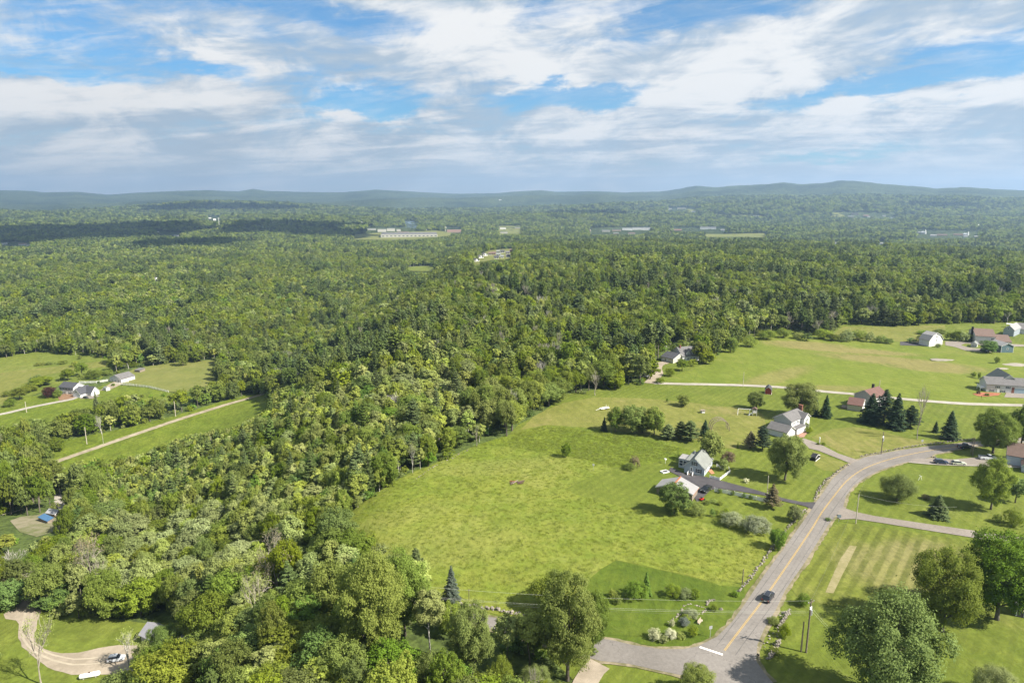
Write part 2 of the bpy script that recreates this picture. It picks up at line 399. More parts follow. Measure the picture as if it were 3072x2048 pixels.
def crown_tree(kind, seed, lod):
    """unit = metres at height 1*H; returns trunk MB, leaf verts, tint; canonical height 10, radius given by kind"""
    rng = np.random.default_rng(seed); tr = MB()
    nq = {-1: 46000, 0: 13000, 1: 3600, 2: 950, 3: 260}[lod]; sz = {-1: .125, 0: .225, 1: .42, 2: .74, 3: 1.4}[lod]
    big = lod < 0; lod = max(lod, 0)
    H = 10.0; cs = []; ns = []; tint = []
    if kind in ('maple', 'oak', 'poplar', 'round', 'shrub', 'willow', 'full'):
        R, z0, zc, rz, nl, lr = {'maple': (3.6, 2.6, 6.0, 3.9, 20, .36), 'oak': (4.4, 3.2, 6.4, 3.5, 24, .33), 'poplar': (2.2, 3.0, 6.6, 3.4, 13, .40), 'round': (4.4, .6, 4.9, 4.9, 28, .30),
            'full': (4.3, 1.2, 5.2, 4.7, 30, .27), 'shrub': (6.0, 0.2, 4.6, 5.2, 16, .36), 'willow': (4.6, 1.0, 5.3, 4.5, 22, .33)}[kind]
        if lod >= 2: nl = max(6, int(nl*.6)); lr *= 1.15
        if kind == 'poplar': nq = int(nq*.62)
        lob = []
        for i in range(nl):
            u = (i+.5)/nl; ph = i*2.39996+rng.uniform(-.4, .4); cz = 1-(1.95 if kind in ('full', 'round') else 1.72)*u
            rr = math.sqrt(max(0, 1-cz*cz)); k = rng.uniform(.58, .86)
            asym = 1+.16*math.sin(ph*2+seed)
            lob.append((np.array((math.cos(ph)*rr*R*k*asym, math.sin(ph)*rr*R*k/asym, zc+cz*rz*k+rng.uniform(-.3, .3))), R*lr*rng.uniform(.75, 1.25)))
        lob.append((np.array((0, 0, zc)), R*.55))
        w_ = np.array([l[1]**2 for l in lob]); w_ /= w_.sum()
        for (c, r), ww in zip(lob, w_):
            k = max(4, int(nq*ww)); nsub = max(3, int({0: 26, 1: 9, 2: 5, 3: 3}[lod]))*(2 if big else 1)
            sd_ = rng.normal(size=(nsub, 3)); sd_[:, 2] = sd_[:, 2]*.8+.3; sd_ /= np.linalg.norm(sd_, axis=1)[:, None]
            sub = c+sd_*r*rng.uniform(.72, 1.02, (nsub, 1))*np.array((1, 1, .85)); which = rng.integers(0, nsub, k)
            o_ = rng.normal(size=(k, 3))*r*(.20 if lod < 2 else .26); o_[:, 2] *= .65
            P = sub[which]+o_
            if kind == 'willow': P[:, 2] -= np.abs(rng.normal(size=k))*.9; 
            if kind == 'shrub': P[:, 2] = np.maximum(P[:, 2], .2)
            nn = (P-c)/r; nn = .6*nn+.5*(c-np.array((0, 0, zc)))/R
            cs.append(P); ns.append(nn); tint.append(np.clip(.5+.22*rng.normal(size=nsub)[which]+.14*rng.normal(size=k), 0, 1))
        ns_ = 8 if lod == 0 else 5
        if kind != 'shrub':
            tr_r = {'maple': .24, 'oak': .3, 'poplar': .13, 'round': .25, 'willow': .28, 'full': .26}[kind]
            lean = rng.normal(size=2)*.15
            tr.tube([(0, 0, -.3), (lean[0]*.2, lean[1]*.2, z0*.5), (lean[0], lean[1], z0+.6), (lean[0]*1.5, lean[1]*1.5, zc+rz*.35)], [tr_r*1.35, tr_r, tr_r*.8, tr_r*.2], ns_)
            for c, r in (lob if lod == 0 else lob[::3] if lod == 1 else []):
                zz = rng.uniform(z0, zc); limbs(tr, (lean[0], lean[1], zz), c, tr_r*.42, tr_r*.07, 4 if lod == 0 else 3, .14, rng)
        else: 
            for c, r in lob[:8 if lod == 0 else 3]: limbs(tr, (0, 0, -.2), c, .12, .04, 3, .1, rng)
    elif kind in ('pine', 'spruce', 'oldpine'):
        nlay = {'pine': 15, 'spruce': 22, 'oldpine': 11}[kind]; zb = {'pine': 1.7, 'spruce': .7, 'oldpine': 4.6}[kind]
        if lod >= 2: nlay = int(nlay*.62)
        tot = 0; branches = []
        for i in range(nlay):
            t = i/(nlay-1); z = zb+(H-.2-zb)*t
            if kind == 'spruce': rad = 2.5*(1-t)**.9+.14
            elif kind == 'pine': rad = (2.9*(1-t**1.7)+.35)*rng.uniform(.72, 1.12)
            else: rad = (2.6*math.sin(math.pi*(.16+.8*t))**.8+.2)*rng.uniform(.75, 1.15)
            nb = {'pine': 6, 'spruce': 8, 'oldpine': 6}[kind]; ph0 = rng.uniform(0, TAU)
            for j in range(nb):
                ph = ph0+TAU*j/nb+rng.uniform(-.3, .3); r_ = rad*rng.uniform(.7, 1.15); rise = r_*{'pine': .12, 'spruce': -.22, 'oldpine': .2}[kind]
                branches.append((z+rng.uniform(-.12, .12), ph, r_, rise)); tot += r_
        for z, ph, r_, rise in branches:
            k = max(3, int(nq*.9*r_/tot)); s = rng.uniform(.12, 1, k)**.75; wd = .14+.3*r_*(s*(1.15-s))
            off = rng.normal(size=k)*wd*.75
            P = np.stack([math.cos(ph)*s*r_-math.sin(ph)*off, math.sin(ph)*s*r_+math.cos(ph)*off, z+rise*s+(.12 if kind != 'spruce' else -.1)*s*s*r_*.6+rng.normal(size=k)*.07+abs(off)*-.1], 1)
            cs.append(P); N_ = np.zeros((k, 3)); N_[:, 2] = .9; N_[:, 0] = math.cos(ph)*.35; N_[:, 1] = math.sin(ph)*.35; ns.append(N_)
            tint.append(np.clip(.35+.5*s*.6+.16*rng.normal(size=k), 0, 1))
            if lod <= 1: tr.tube([(0, 0, z-.05), (math.cos(ph)*r_*.85, math.sin(ph)*r_*.85, z+rise*.85)], [.055, .015], 3, cap=False)
        tr_r = {'pine': .17, 'spruce': .14, 'oldpine': .17}[kind]
        tr.tube([(0, 0, -.3), (0, 0, 4), (0, 0, H-.2)], [tr_r*1.2, tr_r*.8, .03], 7 if lod == 0 else 4)
        sz *= .82
    C = np.concatenate(cs); N_ = np.concatenate(ns); T = np.concatenate(tint)
    return tr, sprays(C, N_, sz, rng, .25 if kind in ('pine', 'oldpine') else 0, 1.5), T
def bare_tree(seed, depth=5, leafy=0, spread=.5):
    rng = np.random.default_rng(seed); tr = MB(); tips = []
    def grow(p, d, ln, r, k):
        q = p+d*ln; mid = p.lerp(q, .5)+Vector(rng.normal(size=3))*ln*.05
        tr.tube([p, mid, q], [r, r*.82, r*.66], 6 if k > 3 else 3, cap=False)
        if k == 0: tips.append(q); return
        for i in range(3 if k > 1 else 2):
            nd = (d+Vector(rng.normal(size=3))*spread+Vector((0, 0, .18))).normalized()
            grow(q if i else p.lerp(q, rng.uniform(.6, 1)), nd, ln*rng.uniform(.62, .86), r*.62, k-1)
    grow(Vector((0, 0, -.2)), Vector((0, 0, 1)), 2.9, .21, depth)
    return tr, tips
def leaf_mesh(name, v, tint, m):
    me = bpy.data.meshes.new(name); n = len(v)//4
    me.vertices.add(len(v)); me.vertices.foreach_set('co', v.astype(np.float32).ravel())
    me.loops.add(n*4); me.loops.foreach_set('vertex_index', np.arange(n*4, dtype=np.int32))
    me.polygons.add(n); me.polygons.foreach_set('loop_start', np.arange(0, n*4, 4, dtype=np.int32)); me.polygons.foreach_set('loop_total', np.full(n, 4, np.int32))
    a = me.attributes.new('tint', 'FLOAT', 'FACE'); a.data.foreach_set('value', tint.astype(np.float32))
    me.materials.append(m); me.update(calc_edges=True); return me
_tc = {}
def tree_meshes(kind, leaf, seed, lod=0, bk=None):
    key = (kind, leaf, seed, lod)
    if key not in _tc:
        g = (kind, seed, lod)
        if g not in _tc: _tc[g] = crown_tree(kind, seed, lod)
        tr, v, T = _tc[g]
        _tc[key] = (tr.mesh('trunk', bk or BK, True), leaf_mesh('crown', v, T, L[leaf]))
    return _tc[key]
def joined(name, kind, leaf, seed, lod, bk=None):
    """crown and trunk in one mesh, for the mass of the forest"""
    g = (kind, seed, lod)
    if g not in _tc: _tc[g] = crown_tree(kind, seed, lod)
    tr, v, T = _tc[g]; nv = len(v)
    me = bpy.data.meshes.new(name); V_ = np.concatenate([v, np.array(tr.v)]) if tr.v else v
    fs = np.arange(nv).reshape(-1, 4).tolist()+[tuple(i+nv for i in f) for f in tr.f]
    me.from_pydata(V_.tolist(), [], fs); me.materials.append(L[leaf]); me.materials.append(bk or BK)
    me.polygons.foreach_set('material_index', [0]*(nv//4)+[1]*len(tr.f))
    a = me.attributes.new('tint', 'FLOAT', 'FACE'); a.data.foreach_set('value', np.concatenate([T, np.full(len(tr.f), .5)]).astype(np.float32))
    me.update(); return me
CANON_R = {'full': 5.2, 'maple': 4.6, 'oak': 5.3, 'poplar': 2.9, 'round': 5.2, 'shrub': 7.2, 'willow': 5.6, 'pine': 2.9, 'spruce': 2.55, 'oldpine': 2.9}
NAMES = {'full': 'maple_tree', 'maple': 'maple_tree', 'oak': 'oak_tree', 'poplar': 'poplar_tree', 'round': 'round_tree', 'shrub': 'shrub', 'willow': 'willow_tree', 'pine': 'pine_tree', 'spruce': 'spruce_tree', 'oldpine': 'pine_tree'}
def plant(p, kind, leaf, seed, H, R, label, group=None, rz=None, lod=0, bk=None, cat=None):
    root = empty(NAMES[kind], p, RNG.uniform(0, TAU) if rz is None else rz)
    root.scale = (R/CANON_R[kind], R/CANON_R[kind], H/10)
    t_, c_ = tree_meshes(kind, leaf, seed, lod, bk)
    obj('branch' if kind == 'shrub' else 'trunk', t_, root); obj('foliage' if kind == 'shrub' else 'crown', c_, root)
    return tag(root, label, cat or ('shrub' if kind == 'shrub' else 'tree'), group)
def T(kind, leaf, bx, by, top, wpx, label, group=None, seed=None, bk=None, cat=None):
    p = at(bx, by); H = max(.6, tall(p, top)*(1.03)); R = wpx/2/pxm(p)
    PLANTED.append((p.x, p.y, R, H))
    k = {'maple': 4, 'oak': 3, 'poplar': 3, 'round': 2, 'shrub': 4, 'willow': 2, 'pine': 3, 'spruce': 2, 'oldpine': 2, 'full': 3}[kind]
    return plant(p, kind, leaf, (seed if seed is not None else int(bx*7+by) % k)+1, H, R, label, group, None, -1 if wpx > 105 else 0 if wpx > 36 else 1, bk, cat)
PLANTED = []

# ------------------------------------------------------------------ terrain: one sheet out to the hills
def far_land():
    m, t, b = mat('land', None, .95, .1); p = pos(t)
    x, y, z = t.sep(p); r = t.m('SQRT', t.m('ADD', t.m('MULTIPLY', x, x), t.m('MULTIPLY', y, y)))
    n1 = t.noise(p, .0016, 6, .6, .3); n2 = t.noise(p, .012, 6, .7); n3 = t.noise(p, .07, 4, .75)
    f = t.m('ADD', t.m('MULTIPLY', n1, .45), t.m('ADD', t.m('MULTIPLY', n2, .35), t.m('MULTIPLY', n3, .2)))
    woods = t.mix(t.mapr(f, .40, .60), (.020, .036, .016), (.080, .105, .038))
    woods = t.vm('SCALE', woods, scale=t.mapr(n3, .35, .65, .5, 1.45))
    fl = t.noise(p, .4, 4, .7)
    floor_ = t.mix(t.mapr(fl, .35, .65), (.045, .062, .018), (.085, .115, .028))
    c = t.mix(t.mapr(r, 2500, 3600), floor_, woods)
    t.put(b.inputs['Base Color'], c); bump(t, b, t.m('MULTIPLY', t.m('ADD', t.m('MULTIPLY', n2, 2.0), n3), t.mapr(r, 2000, 3400, .1, 1)), 1.0, 22)
    return m
def build_land():
    az = np.radians(np.concatenate([np.arange(-180, -56, 8), np.arange(-56, 56.01, .26), np.arange(60, 180, 8)]))
    rr = np.concatenate([np.arange(20, 60, 10), np.arange(60, 720, 3.2), np.geomspace(724, 3200, 150), np.geomspace(3225, 16900, 230)])
    A, Rr = np.meshgrid(az, rr); X = Rr*np.sin(A); Y = Rr*np.cos(A); Z = hgt(X, Y)
    rough = ss((Rr-2900)/1400)
    Z = Z + rough*(2.6*np.sin(X/37+Y/61)*np.cos(Y/43-X/90)+RNG.normal(size=Z.shape)*2.4)*np.clip(1.2-Rr/30000, .3, 1)
    nr, na = A.shape
    v = np.stack([X, Y, Z], -1).reshape(-1, 3); v = np.concatenate([v, [[0, 0, float(hgt(0., 1.))]]]); ctr = len(v)-1
    i = np.arange(nr-1)[:, None]*na; j = np.arange(na)[None, :]; j2 = (j+1) % na
    q = np.stack([i+j, i+na+j, i+na+j2, i+j2], -1).reshape(-1, 4)[:, ::-1]
    fs = q.tolist()+[(ctr, (k+1) % na, k)[::-1] for k in range(na)]
    me = bpy.data.meshes.new('terrain'); me.from_pydata(v.tolist(), [], fs); me.materials.append(far_land())
    me.polygons.foreach_set('use_smooth', [True]*len(fs)); me.update()
    bm = bmesh.new(); bm.from_mesh(me); bmesh.ops.recalc_face_normals(bm, faces=bm.faces)
    up = sum(f.normal.z for f in bm.faces)
    if up < 0: bmesh.ops.reverse_faces(bm, faces=bm.faces)
    bm.to_mesh(me); bm.free()
    tag(obj('terrain', me), 'wooded land rolling out to the far blue hills', kind='structure')
build_land()

def sheet(name, pts, m, off, label=None, res=6.0, px=True, kind='structure', wob=0.0, skirt=False):
    """a flat patch of ground draped on the land"""
    P = [at(*p) for p in pts] if px else [Vector((p[0], p[1], 0)) for p in pts]
    if wob:   # ragged outline
        Q = []
        for i, p in enumerate(P):
            q = P[(i+1) % len(P)]; n = max(1, int((q-p).length/2.2)); d = (q-p).normalized(); nn = Vector((-d.y, d.x, 0))
            for k in range(n): Q.append(p.lerp(q, k/n)+nn*random.uniform(-wob, wob))
        P = Q
    from mathutils.geometry import delaunay_2d_cdt
    bm = bmesh.new(); cv, _e, cf, _1, _2, _3 = delaunay_2d_cdt([Vector((p.x, p.y)) for p in P], [], [list(range(len(P)))], 1, 1e-4)
    vs = [bm.verts.new((p.x, p.y, 0)) for p in cv]
    for f in cf:
        try: bm.faces.new([vs[i] for i in f])
        except ValueError: pass
    sh = abs(sum(P[i-1].x*P[i].y-P[i].x*P[i-1].y for i in range(len(P))))/2; ar = sum(f.calc_area() for f in bm.faces)
    if abs(ar-sh) > .01*sh: print('OVERLAP', name, label, ar, sh, [tuple(round(c) for c in q[:2]) for q in P][:40])
    for _ in range(7):
        long_ = [e for e in bm.edges if e.calc_length() > res]
        if not long_ or len(bm.verts) > 30000: break
        bmesh.ops.subdivide_edges(bm, edges=long_, cuts=1); bmesh.ops.triangulate(bm, faces=[f for f in bm.faces if len(f.verts) > 3])
    c = np.array([v.co for v in bm.verts]); hz = hgt(c[:, 0], c[:, 1])
    for v, h_ in zip(bm.verts, hz): v.co.z = h_+off
    bmesh.ops.recalc_face_normals(bm, faces=bm.faces)
    if sum(f.normal.z for f in bm.faces) < 0: bmesh.ops.reverse_faces(bm, faces=bm.faces)
    me = bpy.data.meshes.new(name); bm.to_mesh(me); bm.free(); me.materials.append(m)
    return tag(obj(name, me), label, kind=kind)
def smooth_line(P, step=2.0):
    P = [Vector(p) for p in P]; out = []
    for i in range(len(P)-1):
        a = P[max(i-1, 0)]; b_ = P[i]; c = P[i+1]; d = P[min(i+2, len(P)-1)]
        n = max(1, int((c-b_).length/step))
        for k in range(n):
            t = k/n; out.append(.5*((2*b_)+(c-a)*t+(2*a-5*b_+4*c-d)*t*t+(3*b_-a-3*c+d)*t**3))
    out.append(P[-1]); return out
def ribbon(name, pts, width, m, off, label=None, px=True, step=3.0, kind='structure', wob=0.0):
    P = smooth_line([at(*p) for p in pts] if px else pts, step); v = []
    for i, p in enumerate(P):
        d = (P[min(i+1, len(P)-1)]-P[max(i-1, 0)]); d.z = 0; d.normalize(); n = Vector((-d.y, d.x, 0))
        for s in (1, .33, -.33, -1):
            q = p+n*(s*width/2+(random.uniform(-wob, wob) if abs(s) == 1 else 0)); v.append((q.x, q.y, float(hgt(q.x, q.y))+off))
    f = [(i*4+k, i*4+k+1, i*4+k+5, i*4+k+4) for i in range(len(P)-1) for k in range(3)]
    me = bpy.data.meshes.new(name); me.from_pydata(v, [], [x[::1] for x in f]); me.materials.append(m); me.update()
    if me.polygons[0].normal.z < 0: me.flip_normals()
    return tag(obj(name, me), label, kind=kind)

# ---- ground materials
sA, sB = at(2570, 1640), at(2490, 1777); s_ang = math.atan2(sB.y-sA.y, sB.x-sA.x)+math.pi/2
hA, hB = at(2330, 1480), at(2420, 1400); h_ang = math.atan2(hB.y-hA.y, hB.x-hA.x)+math.pi/2
def patch(px, py, rx, ry, ang=0, s=.8):
    p = at(px, py); return (p.x, p.y, rx, ry, ang, s)
G_LAWN = grass('lawn_grass', (.132,.172,.020), (.180,.215,.030), (.23,.21,.075), .3, (h_ang, 2.8, .24), .03, .8, .5, fields=[patch(2350, 1262, 10, 7, 0, .3)], tuft=.1)
G_FIELD = grass('mown_field_grass', (.152,.198,.022), (.192,.230,.032), (.27,.23,.085), .32, (.9, 5.5, .1), .014, .5, .4,
    fields=[patch(2420,1035,30,14,-.3,.85), patch(2530,1050,46,10,-.35,.9), patch(2700,1085,50,14,-.5,.85), patch(2790,1105,26,10,-.4,.8), patch(2330,1130,40,9,.7,.6), patch(2440,1165,36,7,0,.6), patch(2850,1030,14,6,0,.4)], tuft=.1)
G_HAY = grass('hay_grass', (.172,.224,.026), (.232,.256,.040), (.30,.285,.095), .4, None, .022, .85, 0.5, tuft=.11,
    fields=[patch(1300,1640,30,14,.3,.2), patch(1500,1400,30,8,.2,.25), patch(1200,1550,22,7,.5,.2)])
G_MEADOW = grass('meadow_grass', (.130,.178,.015), (.170,.212,.021), (.2,.2,.06), .25, None, .03, .7, .9, tuft=.22)
G_TAN = grass('dry_lawn_grass', (.178,.196,.036), (.228,.228,.055), (.29,.235,.10), .6, (.35, 4.5, .12), .03, .6, .4, tuft=.1)
G_STRIPE = grass('striped_field_grass', (.155,.185,.026), (.195,.216,.034), (.27,.235,.10), .3, (s_ang, 3.1, .55), .03, .8, .5,
    fields=[patch(2640,1700,13,14,.3,.6), patch(2760,1670,15,11,.3,.7)], tuft=.12)
G_YARD = grass('yard_grass', (.088,.134,.012), (.124,.168,.017), (.17,.18,.045), .35, (h_ang+.3, 2.4, .16), .04, .8, .5, tuft=.1)
G_PAST = grass('pasture_grass', (.150,.192,.026), (.188,.216,.036), (.24,.225,.08), .55, None, .015, .5, .7, tuft=.15)
G_FARF = grass('far_field_grass', (.175,.195,.045), (.215,.22,.055), (.25,.225,.09), .6, None, .01, .4, .4, tuft=.08)
DIRT = paved('dirt', (.24,.20,.13), (.37,.315,.225), .95, .35, .0)
GRAVEL = paved('gravel', (.27,.225,.165), (.37,.31,.235), .95, .4, .0)
ASPH = paved('asphalt', (.178,.160,.142), (.232,.210,.188), .9, .12, .6)
ASPH2 = paved('side_road_asphalt', (.21,.18,.15), (.26,.225,.19), .9, .12, .3)
ASPHD = paved('dark_asphalt', (.055,.05,.055), (.085,.078,.08), .85, .3, .2)
CONC = paved('concrete', (.31,.28,.23), (.40,.365,.31), .9, .3, .2)
SHOULD = paved('shoulder_soil', (.12,.115,.045), (.29,.24,.16), .95, .5, .0)
YEL, _t, _b = mat('yellow_paint', (.44, .29, .07), .8)
WHT, _t, _b = mat('white_paint', (.75, .72, .66), .8)

# ---- open ground seen in the photo (photo pixels)
OPEN_R = V((785,1192),(870,1130),(935,1090),(1010,1060),(1075,1032),(1130,1015),(1165,1003),(1190,978),(1235,955),(1300,912),(1400,895),(1478,885),(1500,868),(1492,848),(1500,832),(1590,825),(1620,838),(1660,812),(1700,788),(1740,775),(1800,765),(1900,775),(1930,747),(2060,750),(2190,745),(2352,742),(2700,740),
  (2700,1800),(1350,1800),(1372,1465),(1372,1400),(1385,1370),(1340,1325),(1290,1310),(1225,1345),(1215,1425),(1130,1428),(1060,1410),(985,1375),(985,1300),(950,1262),(880,1235),(820,1235))
OPEN_L1 = [(0,1078),(69,1064),(160,1060),(275,1072),(345,1079),(325,1103),(250,1112),(160,1130),(90,1140),(40,1165),(14,1209),(-200,1260),(-300,1110)]
OPEN_L2 = [(300,1140),(390,1108),(480,1096),(660,1082),(622,1143),(560,1165),(480,1182),(400,1176),(330,1196),(290,1206),(240,1222),(0,1272),(-200,1320),(-200,1260),(0,1216),(60,1190),(100,1182),(120,1150),(170,1140)]
OPEN_L3 = [(130,1335),(200,1322),(340,1294),(435,1272),(522,1250),(653,1211),(745,1186),(770,1183),(832,1210),(775,1244),(718,1274),(566,1305),(500,1326),(392,1361),(330,1372),(279,1372),(196,1388),(144,1372)]
OPEN_L4 = [(-60,1860),(10,1838),(45,1818),(125,1816),(150,1862),(300,1860),(480,1846),(560,1868),(590,1900),(470,1915),(435,1915),(440,1960),(440,2010),(380,2020),(330,2030),(200,2032),(130,2048),(130,2200),(-60,2200)]
OPEN_L5 = [(-60,1566),(0,1558),(30,1548),(80,1550),(115,1540),(150,1528),(185,1530),(178,1552),(165,1590),(105,1606),(80,1592),(40,1592),(20,1600),(-60,1610)]
OPEN_L6 = [(175,1482),(215,1495),(225,1520),(185,1524),(165,1505)]
FAR_OPEN = {   # clearings beyond the woods
 'pond': [(1208,664),(1250,664),(1256,684),(1222,684)],
 'works': [(1061,703),(1145,698),(1311,692),(1354,697),(1352,707),(1311,712),(1240,719),(1145,720),(1061,719)],
 'green': [(1219,803),(1250,799),(1290,799),(1310,803),(1310,812),(1262,815),(1221,813)],
 'green2': [(1310,797),(1405,797),(1405,803),(1330,803)],
 'terrace': [(1426,786),(1436,766),(1462,754),(1500,748),(1545,746),(1545,766),(1530,778),(1478,781),(1455,786)],
 'terrace_bare': [(1408,786),(1440,786),(1440,796),(1412,796)],
 'right_bare': [(2833,884),(2880,888),(2884,896),(2850,899)],
 'ridge_meadow': [(2110,702),(2300,700),(2300,712),(2120,712)],
 'slope_field': [(2494,638),(2534,638),(2534,651),(2494,651)],
 'hill_field': [(2060,628),(2088,628),(2088,638),(2050,636)],
 'strip': [(2139,642),(2300,648),(2300,652),(2150,648)],
 'town_a': [(1100,682),(1230,682),(1232,700),(1100,700)], 'town_b': [(1334,678),(1386,684),(1386,700),(1334,700)], 'town_c': [(1492,678),(1564,676),(1564,702),(1492,702)],
 'town_d': [(1766,684),(1950,680),(1955,692),(1920,703),(1766,704)], 'town_e': [(2015,682),(2180,682),(2180,694),(2015,694)], 'town_f': [(2745,688),(2940,694),(2940,714),(2745,714)],
 'town_g': [(2000,622),(2090,624),(2090,639),(2000,636)], 'town_h': [(2535,638),(2690,640),(2690,658),(2535,656)],
 'mast': [(620,650),(662,650),(662,682),(655,682),(655,662),(620,662)], 'white_house': [(460,828),(482,828),(482,843),(460,843)], 'left_a': [(0,724),(96,726),(96,738),(0,738)], 'left_b': [(465,690),(545,700),(545,712),(465,702)],
 'mid_a': [(2498,724),(2514,724),(2514,734),(2498,734)], 'mid_b': [(2632,724),(2656,724),(2656,735),(2632,735)],
}
FARH = [(1085,668,6,3),(1235,655,5,3),(1290,662,5,3),(1392,668,6,3),(1425,690,7,3.5),(1440,698,6,3),(1470,692,6,3),(1583,690,6,3),(1610,684,5,3),(1640,694,7,3),(1692,690,6,3.5),(1715,698,6,3),(1742,690,7,3),(1975,698,8,3.5),(1990,690,6,3),(2010,700,6,3),(2215,690,6,3),(2240,696,5,3),
 (2300,656,7,3),(2330,668,6,3),(2405,672,6,3),(2440,690,6,3),(2700,668,6,3),(2725,655,6,3),(2715,720,8,4),(2780,728,8,4),(2835,726,8,4),(2960,706,7,3.5),(2985,700,6,3),(3020,712,7,3.5),(3040,690,6,3),(560,640,6,2.5),(600,603,8,2),(900,625,6,2.5),(1500,600,8,2),(1060,620,6,2.5),(740,712,8,3.5),(300,700,7,3),(2140,742,9,4),(1530,726,7,4)]
for q in FARH: FAR_OPEN['h%d_%d' % q[:2]] = [(q[0]-q[2]*.6, q[1]-q[3]), (q[0]+q[2]*.6, q[1]-q[3]), (q[0]+q[2]*.6, q[1]+1), (q[0]-q[2]*.6, q[1]+1)]
FAR_OPEN['dormer_house'] = [(1975,1046),(2000,1050),(2048,1036),(2082,1040),(2084,1090),(2050,1092),(2020,1098),(1975,1092)]
OPENS = [OPEN_R, OPEN_L1, OPEN_L2, OPEN_L3, OPEN_L4, OPEN_L5, OPEN_L6]+list(FAR_OPEN.values())

# ---- sheets
sheet('lawn', V((1165,1003),(1190,975),(1240,950),(1300,905),(1400,890),(1475,872),(1490,840),(1500,826),(1620,822),(1700,772),(1790,752),(1900,742),(2060,738),(2352,734),(2700,740),(2700,1620),(2352,1700),(1750,1750),(1400,1640),(1200,1450),(1050,1400),(900,1330),(800,1235),(780,1192),(870,1128),(935,1088),(1010,1058),(1075,1030)), G_LAWN, .05, res=14)
sheet('mown_field', V((1500,874),(1530,868),(1590,850),(1640,822),(1700,785),(1740,772),(1800,763),(1900,775),(1990,782),(2100,778),(2300,790),(2352,800),(2700,800),(2700,948),(2352,930),(2230,926),(2140,920),(2060,913),(1960,903),(1900,898),(1800,888),(1700,883),(1600,881)), G_FIELD, .09, res=14)
sheet('far_mown_field', V((1905,774),(1935,750),(2060,749),(2170,747),(2172,760),(2140,790),(2060,785),(1990,782)), G_TAN, .12, res=14)
sheet('far_mown_field', V((2180,747),(2352,744),(2700,744),(2700,760),(2200,757)), G_PAST, .12, res=14)
sheet('hay_field', [(1025,1556),(1070,1522),(1123,1484),(1221,1426),(1319,1386),(1424,1338),(1500,1338),(1560,1345),(1660,1362),(1790,1385),(1832,1402),(1760,1436),(1692,1467),(1740,1488),(1800,1507),(1870,1520),(1940,1533),(2039,1553),(2152,1575),(2245,1599),(2302,1606),(2316,1648),(2285,1692),(2240,1745),(2161,1755),(2064,1727),(1944,1701),(1849,1680),(1803,1705),(1762,1742),(1700,1840),(1640,1868),(1500,1848),(1400,1820),(1260,1790),(1120,1720),(1000,1620)], G_HAY, .11, res=7, wob=.35)
sheet('meadow', [(1424,1338),(1500,1312),(1545,1300),(1640,1275),(1760,1287),(1900,1309),(2000,1326),(2075,1352),(2050,1378),(1990,1382),(1900,1402),(1832,1402),(1790,1385),(1660,1362),(1560,1345),(1500,1338)], G_MEADOW, .10, res=9, wob=.3)
sheet('dry_lawn', [(1560,1290),(1600,1250),(1640,1228),(1692,1208),(1780,1192),(1900,1194),(1969,1198),(2029,1203),(2090,1210),(2159,1218),(2219,1224),(2290,1240),(2300,1290),(2260,1345),(2180,1345),(2100,1322),(1950,1306),(1800,1286),(1640,1274)], G_TAN, .085, res=10, wob=.3)
sheet('dry_lawn', [(2432,1312),(2500,1285),(2560,1280),(2640,1292),(2730,1315),(2830,1325),(2720,1342),(2640,1356),(2585,1370),(2560,1378),(2500,1345)], G_TAN, .085, res=10, wob=.3)
sheet('dry_lawn', [(2435,1352),(2500,1376),(2560,1398),(2520,1418),(2470,1410),(2440,1395),(2450,1375)], G_TAN, .085, res=10, wob=.3)
sheet('garden_lawn', [(1849,1682),(1944,1703),(2064,1729),(2161,1757),(2232,1762),(2236,1800),(2190,1860),(2145,1905),(2085,1935),(2040,1942),(1980,1942),(1895,1928),(1795,1908),(1740,1890),(1760,1800),(1700,1790),(1762,1744),(1803,1707)], G_YARD, .13, res=8)
sheet('striped_field', [(2500,1572),(2560,1568),(2650,1584),(2760,1600),(2873,1618),(2980,1640),(2960,1700),(2860,1760),(2760,1830),(2600,1840),(2450,1806),(2392,1792),(2372,1762),(2420,1696),(2452,1640)], G_STRIPE, .10, res=9, wob=.3)
sheet('bare_strip', [(2549,1637),(2571,1639),(2540,1700),(2509,1761),(2500,1780),(2476,1777),(2498,1726),(2523,1674)], paved('straw_soil', (.21,.19,.08), (.29,.25,.13), .95, .8, 0), .14, res=4, wob=.05)
sheet('pasture', [(-300,1110),(0,1070),(160,1050),(360,1060),(345,1100),(300,1140),(200,1150),(60,1200),(0,1290),(-200,1340)], G_PAST, .25, res=14)
sheet('tan_field', [(-200,1150),(0,1120),(80,1110),(230,1092),(330,1082),(318,1100),(210,1112),(120,1130),(40,1165),(14,1209),(-100,1240)], G_TAN, .35, res=14)
sheet('paddock', [(330,1145),(400,1108),(480,1092),(665,1078),(640,1150),(600,1180),(504,1176),(440,1162),(370,1156)], G_FARF, .3, res=12)
sheet('yard', [(330,1148),(370,1157),(440,1163),(504,1177),(560,1190),(460,1230),(240,1240),(0,1310),(-200,1350),(-200,1290),(0,1225),(60,1192),(120,1186),(250,1180)], G_MEADOW, .28, res=12)
sheet('roadside_field', [(100,1340),(200,1320),(340,1292),(435,1270),(522,1248),(653,1209),(745,1184),(800,1180),(860,1215),(830,1290),(700,1350),(500,1410),(300,1440),(120,1440)], G_MEADOW, .25, res=10)
sheet('left_yard', [(-80,1850),(45,1812),(135,1806),(300,1850),(620,1850),(640,1990),(500,2120),(-80,2200)], G_PAST, .12, res=6)
sheet('bare_ground', [(30,1562),(60,1550),(110,1545),(150,1530),(185,1532),(178,1590),(110,1610),(60,1596)], paved('trodden_soil', (.13,.14,.05), (.26,.225,.15), .95, .3, 0), .12, res=5)
